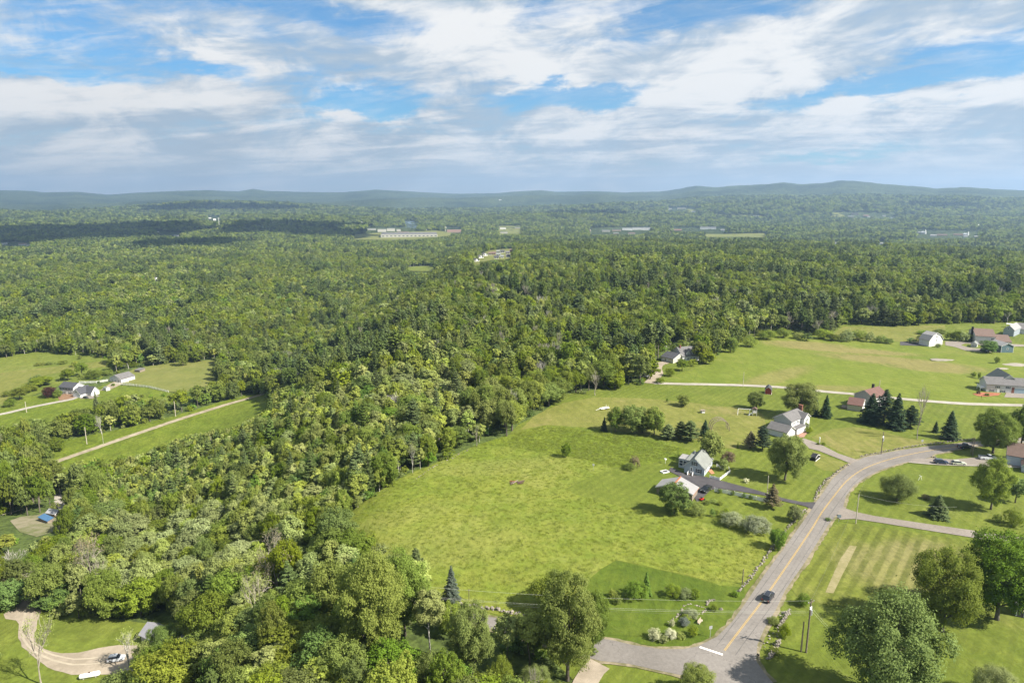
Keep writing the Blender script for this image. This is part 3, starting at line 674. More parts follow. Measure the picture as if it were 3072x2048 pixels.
sheet('bare_ground', [(165,1480),(215,1490),(235,1520),(180,1530),(160,1510)], CONC, .14, res=5)
sheet('gravel_drive', [(12,1843),(30,1832),(51,1822),(100,1815),(124,1826),(114,1862),(105,1900),(107,1926),(131,1947),(184,1961),(235,1958),(296,1943),(357,1935),(420,1935),(420,2010),(306,2023),(214,2025),(143,2002),(92,1966),(67,1940),(53,1902),(57,1872),(47,1862),(16,1857)], GRAVEL, .18, res=4, wob=.2)
for _d in (0, 1): ribbon('wheel_track', [(98-26*_d+8*_d,1826),(92-22*_d,1862),(86-20*_d,1900),(100-14*_d,1930+8*_d),(140-6*_d,1958+14*_d),(220,1978+16*_d),(300,1972+18*_d)], .6, paved('rut', (.36,.31,.23), (.42,.36,.27), .95, .5, 0), .21, wob=.12)
ribbon('gravel_lane', [(80,1850),(88,1820),(95,1795),(120,1770)], 6.5, GRAVEL, .2, step=3)
ribbon('lane', V((1502,880),(1530,881),(1560,882),(1620,883),(1700,885),(1800,890),(1900,900),(1960,905),(2060,915),(2140,922),(2230,928),(2352,931),(2600,938)), 4.0, CONC, .16, 'pale lane across the mown fields', wob=.15)
ribbon('driveway', [(1948,1150),(1958,1140),(1969,1128),(1974,1119),(1970,1105),(1976,1094),(1992,1088),(2006,1090)], 5.5, GRAVEL, .17)
ribbon('lane', [(-120,1272),(0,1244),(21,1240),(92,1223),(161,1209),(213,1199),(236,1190),(262,1188)], 4.6, CONC, .4, 'pale straight lane to the white colonial house')
ribbon('dirt_road', [(150,1393),(220,1368),(290,1344),(355,1321),(420,1299),(487,1276),(553,1254),(630,1230),(706,1207),(800,1179)], 4.4, DIRT, .4, 'sandy dirt road beside the left field', wob=.12)
sheet('driveway', [(300,1172),(330,1152),(345,1146),(372,1150),(352,1160),(322,1174)], DIRT, .42, res=8)
sheet('driveway', [(236,1180),(262,1180),(300,1188),(280,1197),(240,1197)], ASPH2, .42, res=8)
ROADL = [(3500,1286),(3072,1314),(2912,1328),(2821,1337),(2743,1345),(2664,1358),(2592,1373),(2553,1392),(2523,1414),(2496,1438),(2470,1477),(2448,1507),(2434,1531),(2400,1578),(2353,1644),(2292,1726),(2240,1805),(2196,1866),(2150,1911),(2092,1940),(2048,1948),(1982,1948),(1895,1935),(1851,1924),(1795,1914),(1700,1893),(1568,1868),(1416,1842),(1300,1808),(1150,1765)]
ROADR = [(1120,1785),(1290,1835),(1400,1868),(1560,1910),(1700,1955),(1799,1983),(1886,1992),(1960,2009),(2048,2027),(2150,2078),(2260,2160),(2560,2260),(2400,2140),(2318,2048),(2292,2018),(2268,1983),(2272,1935),(2290,1892),(2327,1831),(2356,1770),(2409,1696),(2442,1644),(2483,1578),(2508,1546),(2530,1519),(2538,1489),(2560,1459),(2598,1432),(2640,1411),(2690,1394),(2725,1385),(2790,1373),(2804,1362),(2842,1356),(2873,1347),(2942,1338),(3072,1328),(3500,1306)]
def grow_poly(pts, d):
    P = [at(*p) for p in pts]; out = []; n = len(P)
    ar = sum(P[i].x*P[(i+1) % n].y-P[(i+1) % n].x*P[i].y for i in range(n)); s = 1 if ar > 0 else -1
    for i in range(n):
        a, b_, c = P[i-1], P[i], P[(i+1) % n]
        e1 = (b_-a).normalized(); e2 = (c-b_).normalized(); nn = Vector((e1.y+e2.y, -(e1.x+e2.x), 0)); nn.normalize()
        q = b_+nn*d*s; out.append((q.x, q.y))
    return out
ribbon('road_shoulder', [p for p in ROADL if p[0] < 3200 and p[0] > 1200], 1.7, SHOULD, .16, step=1.5, wob=.28)
ribbon('road_shoulder', ROADR[1:11], 1.6, SHOULD, .165, step=1.5, wob=.28)
ribbon('road_shoulder', ROADR[13:-1], 1.7, SHOULD, .16, step=1.5, wob=.28)
sheet('road', ROADL+ROADR, ASPH, .20, 'grey country road curving up to the right', res=6)
ROADW = at(2048,1990)
sheet('side_road', [(2508,1546),(2530,1519),(2538,1526),(2566,1536),(2622,1548),(2760,1569),(2913,1591),(3010,1606),(3300,1640),(3300,1670),(3000,1626),(2873,1606),(2760,1588),(2650,1570),(2563,1557),(2520,1559)], ASPH2, .19, 'paler side road leaving the road to the right', res=8)
sheet('driveway', [(2451,1507),(2409,1507),(2350,1495),(2260,1468),(2170,1444),(2122,1432),(2050,1420),(2014,1402),(2004,1412),(2030,1425),(2101,1462),(2080,1489),(2092,1508),(2107,1495),(2131,1471),(2155,1465),(2290,1486),(2350,1504),(2416,1519),(2437,1529)], ASPHD, .19, 'dark asphalt driveway to the pale blue house', res=6)
sheet('driveway', [(2401,1320),(2411,1315),(2440,1325),(2470,1338),(2515,1361),(2577,1382),(2569,1398),(2515,1376),(2454,1352),(2428,1346)], ASPH2, .19, 'worn drive to the white two storey house', res=6)
sheet('driveway', [(2700,1025),(2786,1027),(2786,1039),(2700,1036)], ASPHD, .2, res=8)
sheet('driveway', [(2836,1024),(2883,1025),(2930,1028),(3072,1034),(3072,1040),(2960,1040),(2930,1033),(2895,1031),(2882,1036),(2907,1043),(2945,1047),(3000,1052),(3000,1058),(2939,1055),(2899,1053),(2867,1042),(2836,1036)], ASPH2, .2, res=8)
sheet('driveway', [(3019,1178),(3140,1182),(3140,1198),(3012,1192)], ASPH2, .2, res=8)
sheet('driveway', [(2740,1378),(2804,1375),(2858,1379),(2904,1375),(2934,1372),(3150,1366),(3150,1406),(2969,1399),(2858,1396),(2781,1392),(2725,1387)], ASPH2, .215, res=6)
ribbon('kerb', [(2725,1388),(2781,1393),(2858,1397),(2969,1400),(3150,1408)], .5, CONC, .3, step=4)
ribbon('gravel_track', [(1800,1992),(1780,2010),(1755,2050),(1740,2090)], 4.6, GRAVEL, .22)
sheet('flower_bed', [(2918,1182),(2939,1178),(2970,1178),(3003,1180),(2995,1187),(2955,1190),(2930,1188)], paved('red_mulch', (.28,.105,.055), (.36,.14,.075), .95, .8, 0), .22, res=3, wob=.2)
sheet('brick_path', [(2385,1308),(2400,1300),(2416,1292),(2421,1301),(2412,1312),(2395,1314)], paved('red_pavers', (.30,.17,.12), (.38,.23,.17), .9, .8, 0), .22, res=3)
sheet('brick_path', [(2124,1412),(2134,1408),(2144,1421),(2134,1423)], paved('orange_pavers', (.40,.18,.09), (.48,.24,.13), .9, .8, 0), .2, res=3)
sheet('flower_bed', [(186,1184),(205,1180),(240,1182),(235,1190),(200,1200),(178,1202),(175,1192)], MAT.setdefault('mulch2', paved('orange_mulch', (.20,.12,.07), (.27,.16,.09), .95, .8, 0)), .45, res=4, wob=.2)
def stripes(px_line, off, width, m, name, label):
    return ribbon(name, px_line, width, m, .245, label)
YL = [(2173,1953),(2225,1884),(2283,1809),(2340,1728),(2396,1646),(2440,1580),(2466,1537),(2496,1497),(2523,1462),(2553,1432),(2600,1403),(2664,1380),(2720,1366),(2781,1354),(2860,1343),(3072,1321)]
def offset_line(pts, d):
    P = smooth_line([at(*p) for p in pts], 4); out = []
    for i, p in enumerate(P):
        e = P[min(i+1, len(P)-1)]-P[max(i-1, 0)]; e.z = 0; e.normalize(); out.append(p+Vector((-e.y, e.x, 0))*d)
    return out
for d in (-.13, .13): ribbon('centre_line', offset_line(YL, d), .10, YEL, .225, 'yellow line along the middle of the road', px=False)
for d in (-2.3, 1.9): ribbon('road_seam', offset_line(YL[:13], d), .12, paved('seam_tar', (.10,.095,.09), (.15,.14,.13), .9, .5, 0), .222, px=False, wob=.05)
ribbon('stop_line', [(2099,1942),(2168,1965)], .55, WHT, .225, 'white stop line at the junction')
for k, fo in FAR_OPEN.items():
    if k in ('works', 'green', 'green2', 'terrace', 'terrace_bare', 'right_bare', 'ridge_meadow', 'slope_field', 'hill_field', 'strip', 'town_c'):
        sheet('clearing', fo, {'works': G_FARF, 'green': G_PAST, 'green2': G_PAST, 'terrace_bare': G_FARF, 'right_bare': G_FARF, 'town_c': G_FARF}.get(k, G_FARF), .7, res=60)
wm, _t, _b = mat('pond_water', (.10, .14, .17), .12, .5)
sheet('pond', FAR_OPEN['pond'], wm, .9, 'grey pond beyond the white works', res=80)

# ------------------------------------------------------------------ the wood: thousands of trees; the nearest ones are objects, the rest one object
def forest_points():
    out = []
    def ringset(r0, r1, sp):
        n = int(2*r1/sp)+2; xs = np.arange(-r1, r1, sp); ys = np.arange(0, r1, sp)
        X, Y = np.meshgrid(xs, ys); X = X+RNG.uniform(-.46, .46, X.shape)*sp; Y = Y+RNG.uniform(-.46, .46, Y.shape)*sp
        X = X.ravel(); Y = Y.ravel(); r = np.hypot(X, Y); a = np.arctan2(X, Y)
        k = (r >= r0) & (r < r1) & (np.abs(a) < math.radians(43.5)); return X[k], Y[k]
    for r0, r1, sp in ((88, 420, 6.3), (420, 900, 7.2), (900, 1700, 8.6), (1700, 3000, 11.5), (3000, 4600, 17), (4600, 6900, 27)):
        X, Y = ringset(r0, r1, sp); out.append(np.stack([X, Y, np.full(len(X), sp)], 1))
    return np.concatenate(out)
_q = RNG.uniform((-190, 150), (0, 420), (5200, 2)); _q3 = np.column_stack([_q, np.full(len(_q), 3.9)])
YOUNG = [(330,1480),(500,1310),(850,1235),(1200,1330),(1330,1400),(1000,1620),(700,1640),(300,1560)]
_px, _py, _ = proj(_q[:, 0], _q[:, 1], hgt(_q[:, 0], _q[:, 1])); _q3 = _q3[inpoly(_px, _py, YOUNG)]
FP = np.concatenate([forest_points(), _q3]); X, Y, SP = FP.T; Z = hgt(X, Y); R_ = np.hypot(X, Y)
na = sn(X, Y, 60, .3)+.6*sn(X, Y, 19, 2.2); nb = sn(X, Y, 85, 5.1)+.5*sn(X, Y, 23, 1.1)
rnd = RNG.uniform(0, 1, len(X))
bx, by, bf = proj(X, Y, Z)
# kinds: 0 maple 1 oak 2 poplar 3 pine 4 oldpine 5 pale maple 6 dark round
kind = np.where(na > .5, 3, np.where(na > .36, 4, np.where(nb > .6, 2, np.where(rnd < .5, 0, 1))))
kind = np.where((kind >= 3) & (R_ < 260), 0, kind)
kind = np.where((rnd > .93) & (kind < 3), 3, kind); kind = np.where((rnd < .03), 5, kind); kind = np.where((rnd > .8) & (rnd < .88) & (kind < 3), 6, kind)
young = inpoly(bx, by, YOUNG); extra = SP == 3.9
kind = np.where((rnd > .60) & (rnd < .74) & (kind < 2), 2, kind)
kind = np.where((young & (rnd < .8)) | (extra & (rnd < .68)), 2, kind); kind = np.where(extra & (rnd > .68), np.where(rnd > .95, 3, np.where(rnd > .85, 6, 0)), kind)
palez = inpoly(bx, by, [(200,1650),(700,1560),(1000,1620),(1020,1780),(600,1850),(200,1800)])
kind = np.where(palez & (rnd < .48), 5, np.where(palez & (rnd > .75), 0, kind)); kind = np.where(palez & (kind >= 3) & (kind < 5), 1, kind)
Hh = np.array([13.5, 14, 13, 17, 18, 13, 11.5, 13])[kind]*RNG.uniform(.66, 1.28, len(X))*(1+.06*sn(X, Y, 30, 3.3))
sc_far = np.where(R_ > 3000, 1.9, np.where(R_ > 1700, 1.35, 1.0))
Rr = np.array([5.4, 5.8, 3.7, 4.0, 4.2, 5.4, 5.0, 3])[kind]*RNG.uniform(.6, 1.36, len(X))*np.where(young, .78, 1.0)*np.where(R_ > 1700, SP/8.2, np.where(R_ > 900, 1.18, 1.0))
Rr = Rr
kind = np.where((bx < 330) & (by > 1240) & (kind >= 3) & (kind < 5), 1, kind)
kind7 = ((R_ < 750) & (RNG.uniform(0, 1, len(X)) < .034) & ~extra)
Hh = Hh*np.where(R_ < 260, .88, 1.0)
near_left = (bx < 1500) & (by > 1200); Hh = np.where(near_left & (kind == 2), Hh*.9, Hh)
ok = np.ones(len(X), bool)
for poly in OPENS:
    for t in (0, .3, .62, .92):
        qx, qy, _ = proj(X, Y, Z+Hh*t); ok &= ~inpoly(qx, qy, poly)
# the left yard lies in the sun: no tall trees where their shade would cover it
hx = Hh*.7/math.tan(SUN_EL)
for f_ in (.5, 1.0):
    sxp, syp, _ = proj(X-.92*hx*f_, Y+.39*hx*f_, Z); ok &= ~(inpoly(sxp, syp, OPEN_L4) & (by > 1838))
qx, qy, qf = proj(X, Y, Z+Hh)
ok &= (qy < 2100) & (qx > -260) & (qx < 3330) & (by < 2700)

# ---- trees seen one by one in gardens and along edges
T('full','maple_light',2660,2130,1790,350,'huge light green maple at the bottom edge right of the tall pole',seed=0)
T('full','maple',2825,1895,1640,225,'big full maple casting its shade on the striped field',seed=1)
T('full','dark',2990,1858,1592,250,'big dark tree behind the full maple at the right edge',seed=2)
T('full','dark',3110,1790,1640,170,'dark tree by the small porch at the right edge')
T('round','bright',2085,2092,1990,118,'small round tree at the bottom edge beside the junction')
T('full','maple',2978,1360,1226,138,'spreading tree by the parked pickup on the right')
T('full','dark',3062,1342,1212,96,'dark tree above the brown roofed house at the right edge')
T('full','maple',2972,1528,1374,122,'tall dense tree in front of the brown roofed house')
T('maple','dark',3045,1508,1432,70,'small dark tree at the right edge below the brown roofed house')
T('willow','willow',2690,1502,1420,110,'drooping willow on the lawn inside the road bend')
T('spruce','pine',2812,1550,1486,74,'stout blue spruce on the lawn above the side road')
T('spruce','spruce',2848,1316,1234,62,'dark spruce on the lawn right of the bare dead tree')
T('spruce','spruce',2806,1297,1264,22,'little spruce close beside the dark lawn spruce')
g = 'dark pines beside the red roofed house'
T('spruce','spruce',2612,1268,1182,80,'dark spruce nearest the red roofed garage',g)
T('pine','spruce',2650,1268,1171,80,'tall dark pine second in the row by the red roofed house',g)
T('spruce','spruce',2687,1285,1182,71,'dark spruce third in the row by the red roofed house',g)
T('pine','spruce',2730,1282,1217,62,'shorter dark pine just left of the bare dead tree',g)
T('full','maple',2398,1252,1146,132,'large spreading oak behind the white two storey house')
T('round','maple',2267,1226,1172,56,'round lawn tree beside the white swing set')
T('spruce','spruce',2476,1252,1186,42,'spruce on the lawn right of the brick chimney')
T('spruce','spruce',2443,1246,1178,32,'slim spruce between the oak and the lawn spruce')
T('full','willow',2354,1440,1298,128,'large grey green tree on the lawn between the two houses',seed=1)
T('pine','spruce',2287,1350,1278,54,'dark pine in front of the white house garage')
T('pine','brown',2250,1344,1294,42,'thin brownish pine left of the dark garage pine')
T('full','pale',2128,1388,1290,84,'pale leaved maple right behind the pale blue house')
T('shrub','smoke',2182,1392,1353,50,'purple brown smoke bush beside the pale blue house',cat='shrub')
T('round','willow',2170,1410,1374,34,'light green shrub tree in front of the smoke bush')
g = 'row of trees between the meadow and the dry lawn'
T('spruce','spruce',1812,1293,1252,24,'small dark spruce at the left end of the tree row',g)
T('full','dark',1846,1295,1222,60,'dark leafy tree second from the left in the tree row',g)
T('full','maple',1895,1295,1212,96,'largest maple of the row between meadow and dry lawn',g)
T('pine','pine',1928,1298,1240,52,'pine between the two maples of the row',g)
T('full','maple',1963,1304,1222,78,'maple in the middle of the row with a bare forked trunk',g)
T('pine','pine',2004,1316,1273,54,'low bushy pine right of the two maples in the row',g)
T('pine','pine',2042,1314,1264,52,'pine left of the widest pine in the row',g)
T('pine','pine',2070,1322,1263,62,'widest pine of the row near the arched net frame',g)
T('spruce','spruce',2114,1306,1260,38,'pointed spruce left of the arched net frame',g)
T('round','maple',2051,1218,1183,46,'low spreading tree alone on the dry lawn')
T('shrub','dark',2001,1206,1194,9,'tiny bush alone on the edge of the dry lawn')
T('shrub','brown',1904,1402,1367,36,'brownish round shrub standing in the meadow')
T('shrub','maple',1888,1408,1388,40,'low green shrub below the brownish one in the meadow')
T('round','dark',1698,1372,1328,36,'small dark tree alone in the upper meadow')
T('round','dark',2023,1540,1443,104,'dense dark round tree in front of the metal roofed garage')
T('shrub','willow',2090,1542,1510,62,'shrub just right of the dense round tree')
T('shrub','juniper',2194,1574,1536,78,'pale juniper, left half of the long low clump')
T('shrub','juniper',2266,1594,1548,96,'pale juniper, right half of the long low clump')
T('shrub','dark',2137,1549,1524,20,'small upright dark bush on the lawn left of the junipers')
T('shrub','maple',2168,1552,1534,26,'low bush between the upright bush and the junipers')
T('round','pale',2384,1564,1516,50,'small tree at the stone wall by the dark driveway')
T('round','dark',2330,1645,1584,60,'bushy tree leaning over the stone wall lower down the road')
T('pine','brown',2316,1524,1453,50,'thin brownish pine at the end of the white panel fence')
T('shrub','dark',1908,1792,1742,78,'dark rounded shrub on the garden lawn')
T('spruce','dark',1938,1786,1716,36,'small spruce rising out of the dark garden shrub')
T('shrub','blossom',1962,1916,1886,46,'cream coloured round bush in the corner garden')
T('shrub','bright',2079,1908,1876,36,'bright green bush in the corner garden near the sign post')
T('shrub','blossom',2012,1912,1886,40,'white flowering bush beside the cream bush')
T('shrub','blossom',2015,1878,1858,22,'small white bush higher in the corner garden')
T('shrub','bluespruce',2052,1875,1852,40,'grey green plants in the middle of the corner garden')
T('shrub','juniper',2072,1848,1826,50,'grey green plants by the upper stone bed')
T('shrub','maple',2020,1788,1752,56,'left leafy clump of the island flower bed')
T('shrub','pale',2052,1794,1764,50,'middle pale clump of the island flower bed')
T('shrub','maple',2084,1795,1764,36,'right dark clump of the island flower bed')
T('shrub','bright',1852,1810,1786,34,'yellow green bush at the edge of the garden lawn')
T('shrub','maple',1838,1790,1768,30,'green bush above the yellow green one at the lawn edge')
T('shrub','bright',1793,1875,1848,28,'yellow bush at the foot of the big roadside tree')
T('shrub','dark',2206,1788,1772,28,'dark bush at the lower end of the roadside stone wall')
T('shrub','dark',2408,1816,1781,44,'dark green shrub beside the top of the tall pole')
T('shrub','bright',2352,1910,1872,42,'vivid yellow green bush beside the stone foundation')
T('shrub','maple',2318,1870,1850,40,'low weeds above the stone foundation')
T('shrub','maple',2322,1960,1940,34,'low green bush at the lower stone foundation')
T('shrub','pale',2970,2100,1996,130,'pale bush cut by the bottom edge of the lawn')
T('shrub','maple',3040,1576,1530,60,'loose bush at the right edge above the big trees')
T('shrub','maple',2990,1566,1540,30,'small bush left of the loose bush at the right edge')
T('shrub','dark',2484,1562,1552,20,'tiny round bush beside the pole at the side road')
T('full','maple',1702,2040,1714,225,'large roadside tree at the bottom left of the junction',seed=3)
T('full','dark',1778,1960,1774,110,'darker tree joined to the large roadside tree')
T('spruce','bluespruce',1355,1806,1699,62,'blue grey spruce behind the stone wall at the field corner')
T('full','maple',1115,1985,1655,250,'very large tree between the lower wood and the hay field',seed=0)
T('full','dark',1215,1905,1650,170,'dark tree right of the very large one by the hay field')
T('poplar','poplar',1290,1960,1765,110,'thin birch with a pale trunk below the stone wall',bk=BKP)
T('full','poplar',1415,2030,1800,150,'grey green tree below the stone wall')
T('poplar','poplar',1520,2000,1840,80,'narrow dark leaved tree between two bigger roadside trees')
T('shrub','bright',1280,2070,1960,100,'bright bush at the bottom edge in the lower wood')
T('shrub','bright',1500,2080,1970,90,'bright yellow green bush at the bottom edge')
T('shrub','pale',1600,2090,2000,110,'pale bush at the bottom edge near the gravel track')
T('round','maple',549,1098,1053,34,'lone round tree at the far edge of the paddock')
T('round','purple',149,1192,1158,44,'dark purple tree left of the white colonial house')
T('round','maple',174,1192,1169,30,'green tree tucked against the purple tree')
T('round','maple',174,1352,1310,52,'low round tree above the dirt road')
T('shrub','dark',112,1152,1128,50,'broad bush left of the white colonial house')
T('maple','maple',205,1142,1106,40,'tree directly behind the white colonial house')
T('maple','maple',247,1128,1086,40,'tall tree between the colonial house and the tan field')
T('maple','maple',125,1158,1130,70,'wide tree above the purple tree')
T('maple','maple',60,1200,1164,50,'tree at the end of the tan field by the lane')
T('maple','maple',350,1112,1078,56,'big round tree behind the small white barn')
T('shrub','maple',280,1135,1112,60,'brush between the colonial house and the small barn')
T('spruce','pine',292,1240,1176,26,'slender pine in front of the colonial garage')
T('round','dark',296,1148,1142,11,'clipped round bush beside the pale yard fence')
T('round','dark',340,1158,1150,13,'clipped round bush at the start of the long white fence')
T('full','dark',2966,1058,1020,60,'dark tree in front of the red roofed house at far right')
T('shrub','maple',2815,1042,1030,20,'bush in front of the white gambrel barn')
T('round','maple',2192,1057,1008,42,'round tree at the upper left corner of the mown field')
T('maple','maple',2150,1060,1030,30,'tree at the field edge left of the round corner tree')
T('maple','maple',2098,1083,1022,54,'tall tree right of the house with dormers')
T('maple','maple',2046,1112,1078,44,'dense tree in front of the house with dormers')
T('shrub','maple',2010,1128,1104,38,'bush along the drive below the house with dormers')
T('shrub','bright',1980,1149,1132,32,'bush where the drive meets the pale lane')
T('shrub','maple',2076,1098,1076,34,'bush at the field edge below the tall tree')
T('shrub','maple',2130,1075,1058,40,'low bush at the field edge between two trees')
T('shrub','dark',1942,1122,1104,30,'dark bush over the parked white car')
T('round','maple',2921,1131,1115,18,'thin sapling on the lawn above the ranch house')
T('round','maple',2937,1136,1116,12,'second thin sapling on the lawn above the ranch house')
T('round','maple',2990,1090,1069,18,'sapling on the lawn below the teal garage')
T('shrub','dark',2960,1187,1179,16,'dark bush on the red mulch bed')
T('shrub','purple',2935,1182,1172,14,'reddish bush at the corner of the red mulch bed')
T('shrub','bright',2426,1298,1280,26,'bright bush at the end of the white house porch')
T('shrub','maple',2418,1290,1266,22,'green bush at the corner of the white house')
T('shrub','maple',2455,1334,1326,14,'left bush beside the white lawn post')
T('shrub','maple',2470,1335,1326,14,'right bush beside the white lawn post')
_N = ['first', 'second', 'third', 'fourth', 'fifth', 'sixth', 'seventh', 'eighth', 'ninth', 'tenth', 'eleventh', 'twelfth', 'thirteenth', 'fourteenth', 'fifteenth', 'sixteenth']
g = 'brush along the far edge of the mown field'
for i, (bx_, by_, tp, wp, lf) in enumerate([(2250,1040,1012,50,'bright'),(2300,1018,990,60,'maple'),(2350,1012,984,50,'bright'),(2395,1016,996,40,'pale'),(2420,1022,998,36,'dark'),(2470,1016,986,60,'bright'),(2500,1022,1000,44,'maple'),(2540,1024,990,46,'pale'),(2575,1020,988,54,'maple'),(2610,1026,996,30,'pale'),(2640,1028,1006,40,'maple'),(2665,1030,1014,36,'dark'),(2760,1024,1004,28,'maple'),(2735,1028,1012,30,'dark'),(2780,1003,992,60,'dark'),(2820,1000,988,44,'maple')]):
    T('shrub', lf, bx_, by_, tp, wp, _N[i]+' clump of the brush belt along the far edge of the mown field', g)
g = 'bushes behind the white gambrel barn'
for i, (bx_, by_, tp, wp) in enumerate([(2850,1020,996,36),(2868,1022,990,34),(2888,1024,994,36),(2908,1022,998,34),(2925,1022,1004,34)]):
    T('shrub', 'pale' if bx_ % 3 else 'maple', bx_, by_, tp, wp, _N[i]+' bush from the gambrel barn towards the faded red roof', g)
g = 'scrub between the colonial yard and the woods'
for i, (bx_, by_, tp, wp) in enumerate([(225,1100,1082,26),(120,1096,1086,34),(150,1094,1084,28),(190,1092,1080,30),(240,1078,1066,14),(320,1125,1108,40),(400,1100,1086,36),(440,1094,1082,40),(30,1220,1196,40),(90,1176,1150,50),(20,1190,1172,30)]):
    T('shrub', 'maple', bx_, by_, tp, wp, ['scrub bush at the near end of the tan field', 'low scrub bush in the tan field, left of three', 'low scrub bush in the tan field, middle of three', 'low scrub bush in the tan field, right of three', 'tiny scrub bush at the far end of the tan field', 'scrub between the clipped bush and the big round tree', 'scrub just right of the animal shelter', 'scrub at the upper edge of the paddock', 'scrub bush by the lane at the left edge', 'scrub below the broad bush by the colonial yard', 'scrub at the left end of the tan field'][i], g)

T('full','maple',1600,1960,1850,80,'leafy tree just left of the large roadside tree')
T('full','poplar',1560,1925,1838,60,'low tree hiding the lower road left of the junction')
T('full','maple',1345,1905,1800,90,'tree under the stone wall at the field corner')
T('full','dark',500,2010,1868,120,'dark tree standing before the half hidden grey roof')
T('full','pale',440,2050,1925,90,'pale tree beside the parked silver car')
T('spruce','dark',2213,1344,1325,7,'thin dark column of evergreen on the lawn behind the smoke bush')
T('shrub','blossom',2238,1447,1434,20,'low white flowering bush alone on the lawn')
for i, (a_, b_) in enumerate([(2160,1479),(2198,1485),(2232,1492),(2252,1496)]): T('shrub','dark',a_,b_,b_-14,16,['first', 'second', 'third', 'fourth'][i]+' dark bush from the garage end growing through the white panel fence','bushes in the white panel fence')
for i, (a_, b_, w_) in enumerate([(2120,1512,24),(2140,1508,26),(2160,1514,22),(2178,1536,18),(2150,1541,18)]): T('shrub',('maple','bright')[i % 2],a_,b_,b_-11,w_,['leafy clump at the end of the garage asphalt', 'widest leafy clump below the white panel fence', 'leafy clump right of the widest one below the fence', 'small leafy clump above the junipers', 'small clump beside the upright dark bush'][i],'leafy clumps in the kitchen garden')
T('shrub','brown',2776,1496,1482,28,'brownish flower clump on the lawn between willow and blue spruce')
T('shrub','maple',2934,1432,1414,26,'bush beside the rock garden on the right lawn')
T('shrub','maple',1788,1840,1815,40,'leafy bush between the big roadside tree and the garden lawn')
T('shrub','pale',2040,1912,1896,34,'pale grass clump left of the bright corner bush')
T('shrub','pale',1990,1925,1906,36,'pale weeds at the foot of the corner garden')
T('shrub','willow',2058,1858,1842,34,'soft green plants behind the grey garden plants')
T('shrub','maple',2142,1832,1812,26,'greenery around the squared pale stone')
# ---- bare trees
def bare(bx_, by_, top, wpx, seed, label, depth=5, m=BKD, leafy=None, spread=.42):
    p = at(bx_, by_); H = tall(p, top); tr, tips = bare_tree(seed, depth, spread=spread)
    vz = max(v[2] for v in tr.v); vr = max(max(abs(v[0]), abs(v[1])) for v in tr.v)
    root = empty('bare_tree', p, RNG.uniform(0, TAU)); root.scale = (wpx/2/pxm(p)/vr,)*2+(H/vz,)
    tr.build('trunk', m, root)
    if leafy:
        C = np.repeat(np.array([tuple(t) for t in tips]), 5, 0)+RNG.normal(size=(len(tips)*5, 3))*.28; obj('crown', leaf_mesh('crown', sprays(C, np.zeros_like(C), .16, RNG), RNG.uniform(.2, .8, len(C)), L[leafy]), root)
    PLANTED.append((p.x, p.y, 2, H)); return tag(root, label, 'tree')
bare(2752,1317,1150,70,3,'tall bare dead tree on the lawn beside the dark pines')
bare(1785,1186,1110,52,5,'grey leafless tree at the wood edge by the pale lane')
bare(278,1788,1600,105,8,'bare grey branches standing in the lower left wood',leafy='brown')
bare(124,2052,1850,90,9,'thin sparse tree over the gravel drive at lower left',leafy='pale')
bare(835,1800,1590,130,12,'half bare tree among the pale maples of the lower wood',leafy='brown')
bare(770,1900,1720,120,14,'sparse leaning tree in the lower wood below the pale maples',leafy='pale')
bare(1238,1418,1325,36,15,'pale thin trunk at the wood edge above the hay field',m=BKP,leafy='poplar')
bare(1430,1338,1272,40,17,'thin lone trunk tree at the corner of the hay field',leafy='pale')
bare(388,2010,1900,95,19,'sparse grey tree beside the parked silver car',m=BKP,leafy='pale')
bare(10,1770,1640,60,23,'pale leaning trunk at the left edge of the lower wood',m=BKP,leafy='maple')
bare(310,1330,1235,34,25,'pale dead trunk in the thicket below the colonial house',m=BKP)
bare(1000,1345,1270,30,27,'white birch trunk in the young wood',m=BKP,leafy='poplar')
bare(640,1385,1300,34,29,'white trunk tree in the young wood below the dirt road',m=BKP,leafy='poplar')

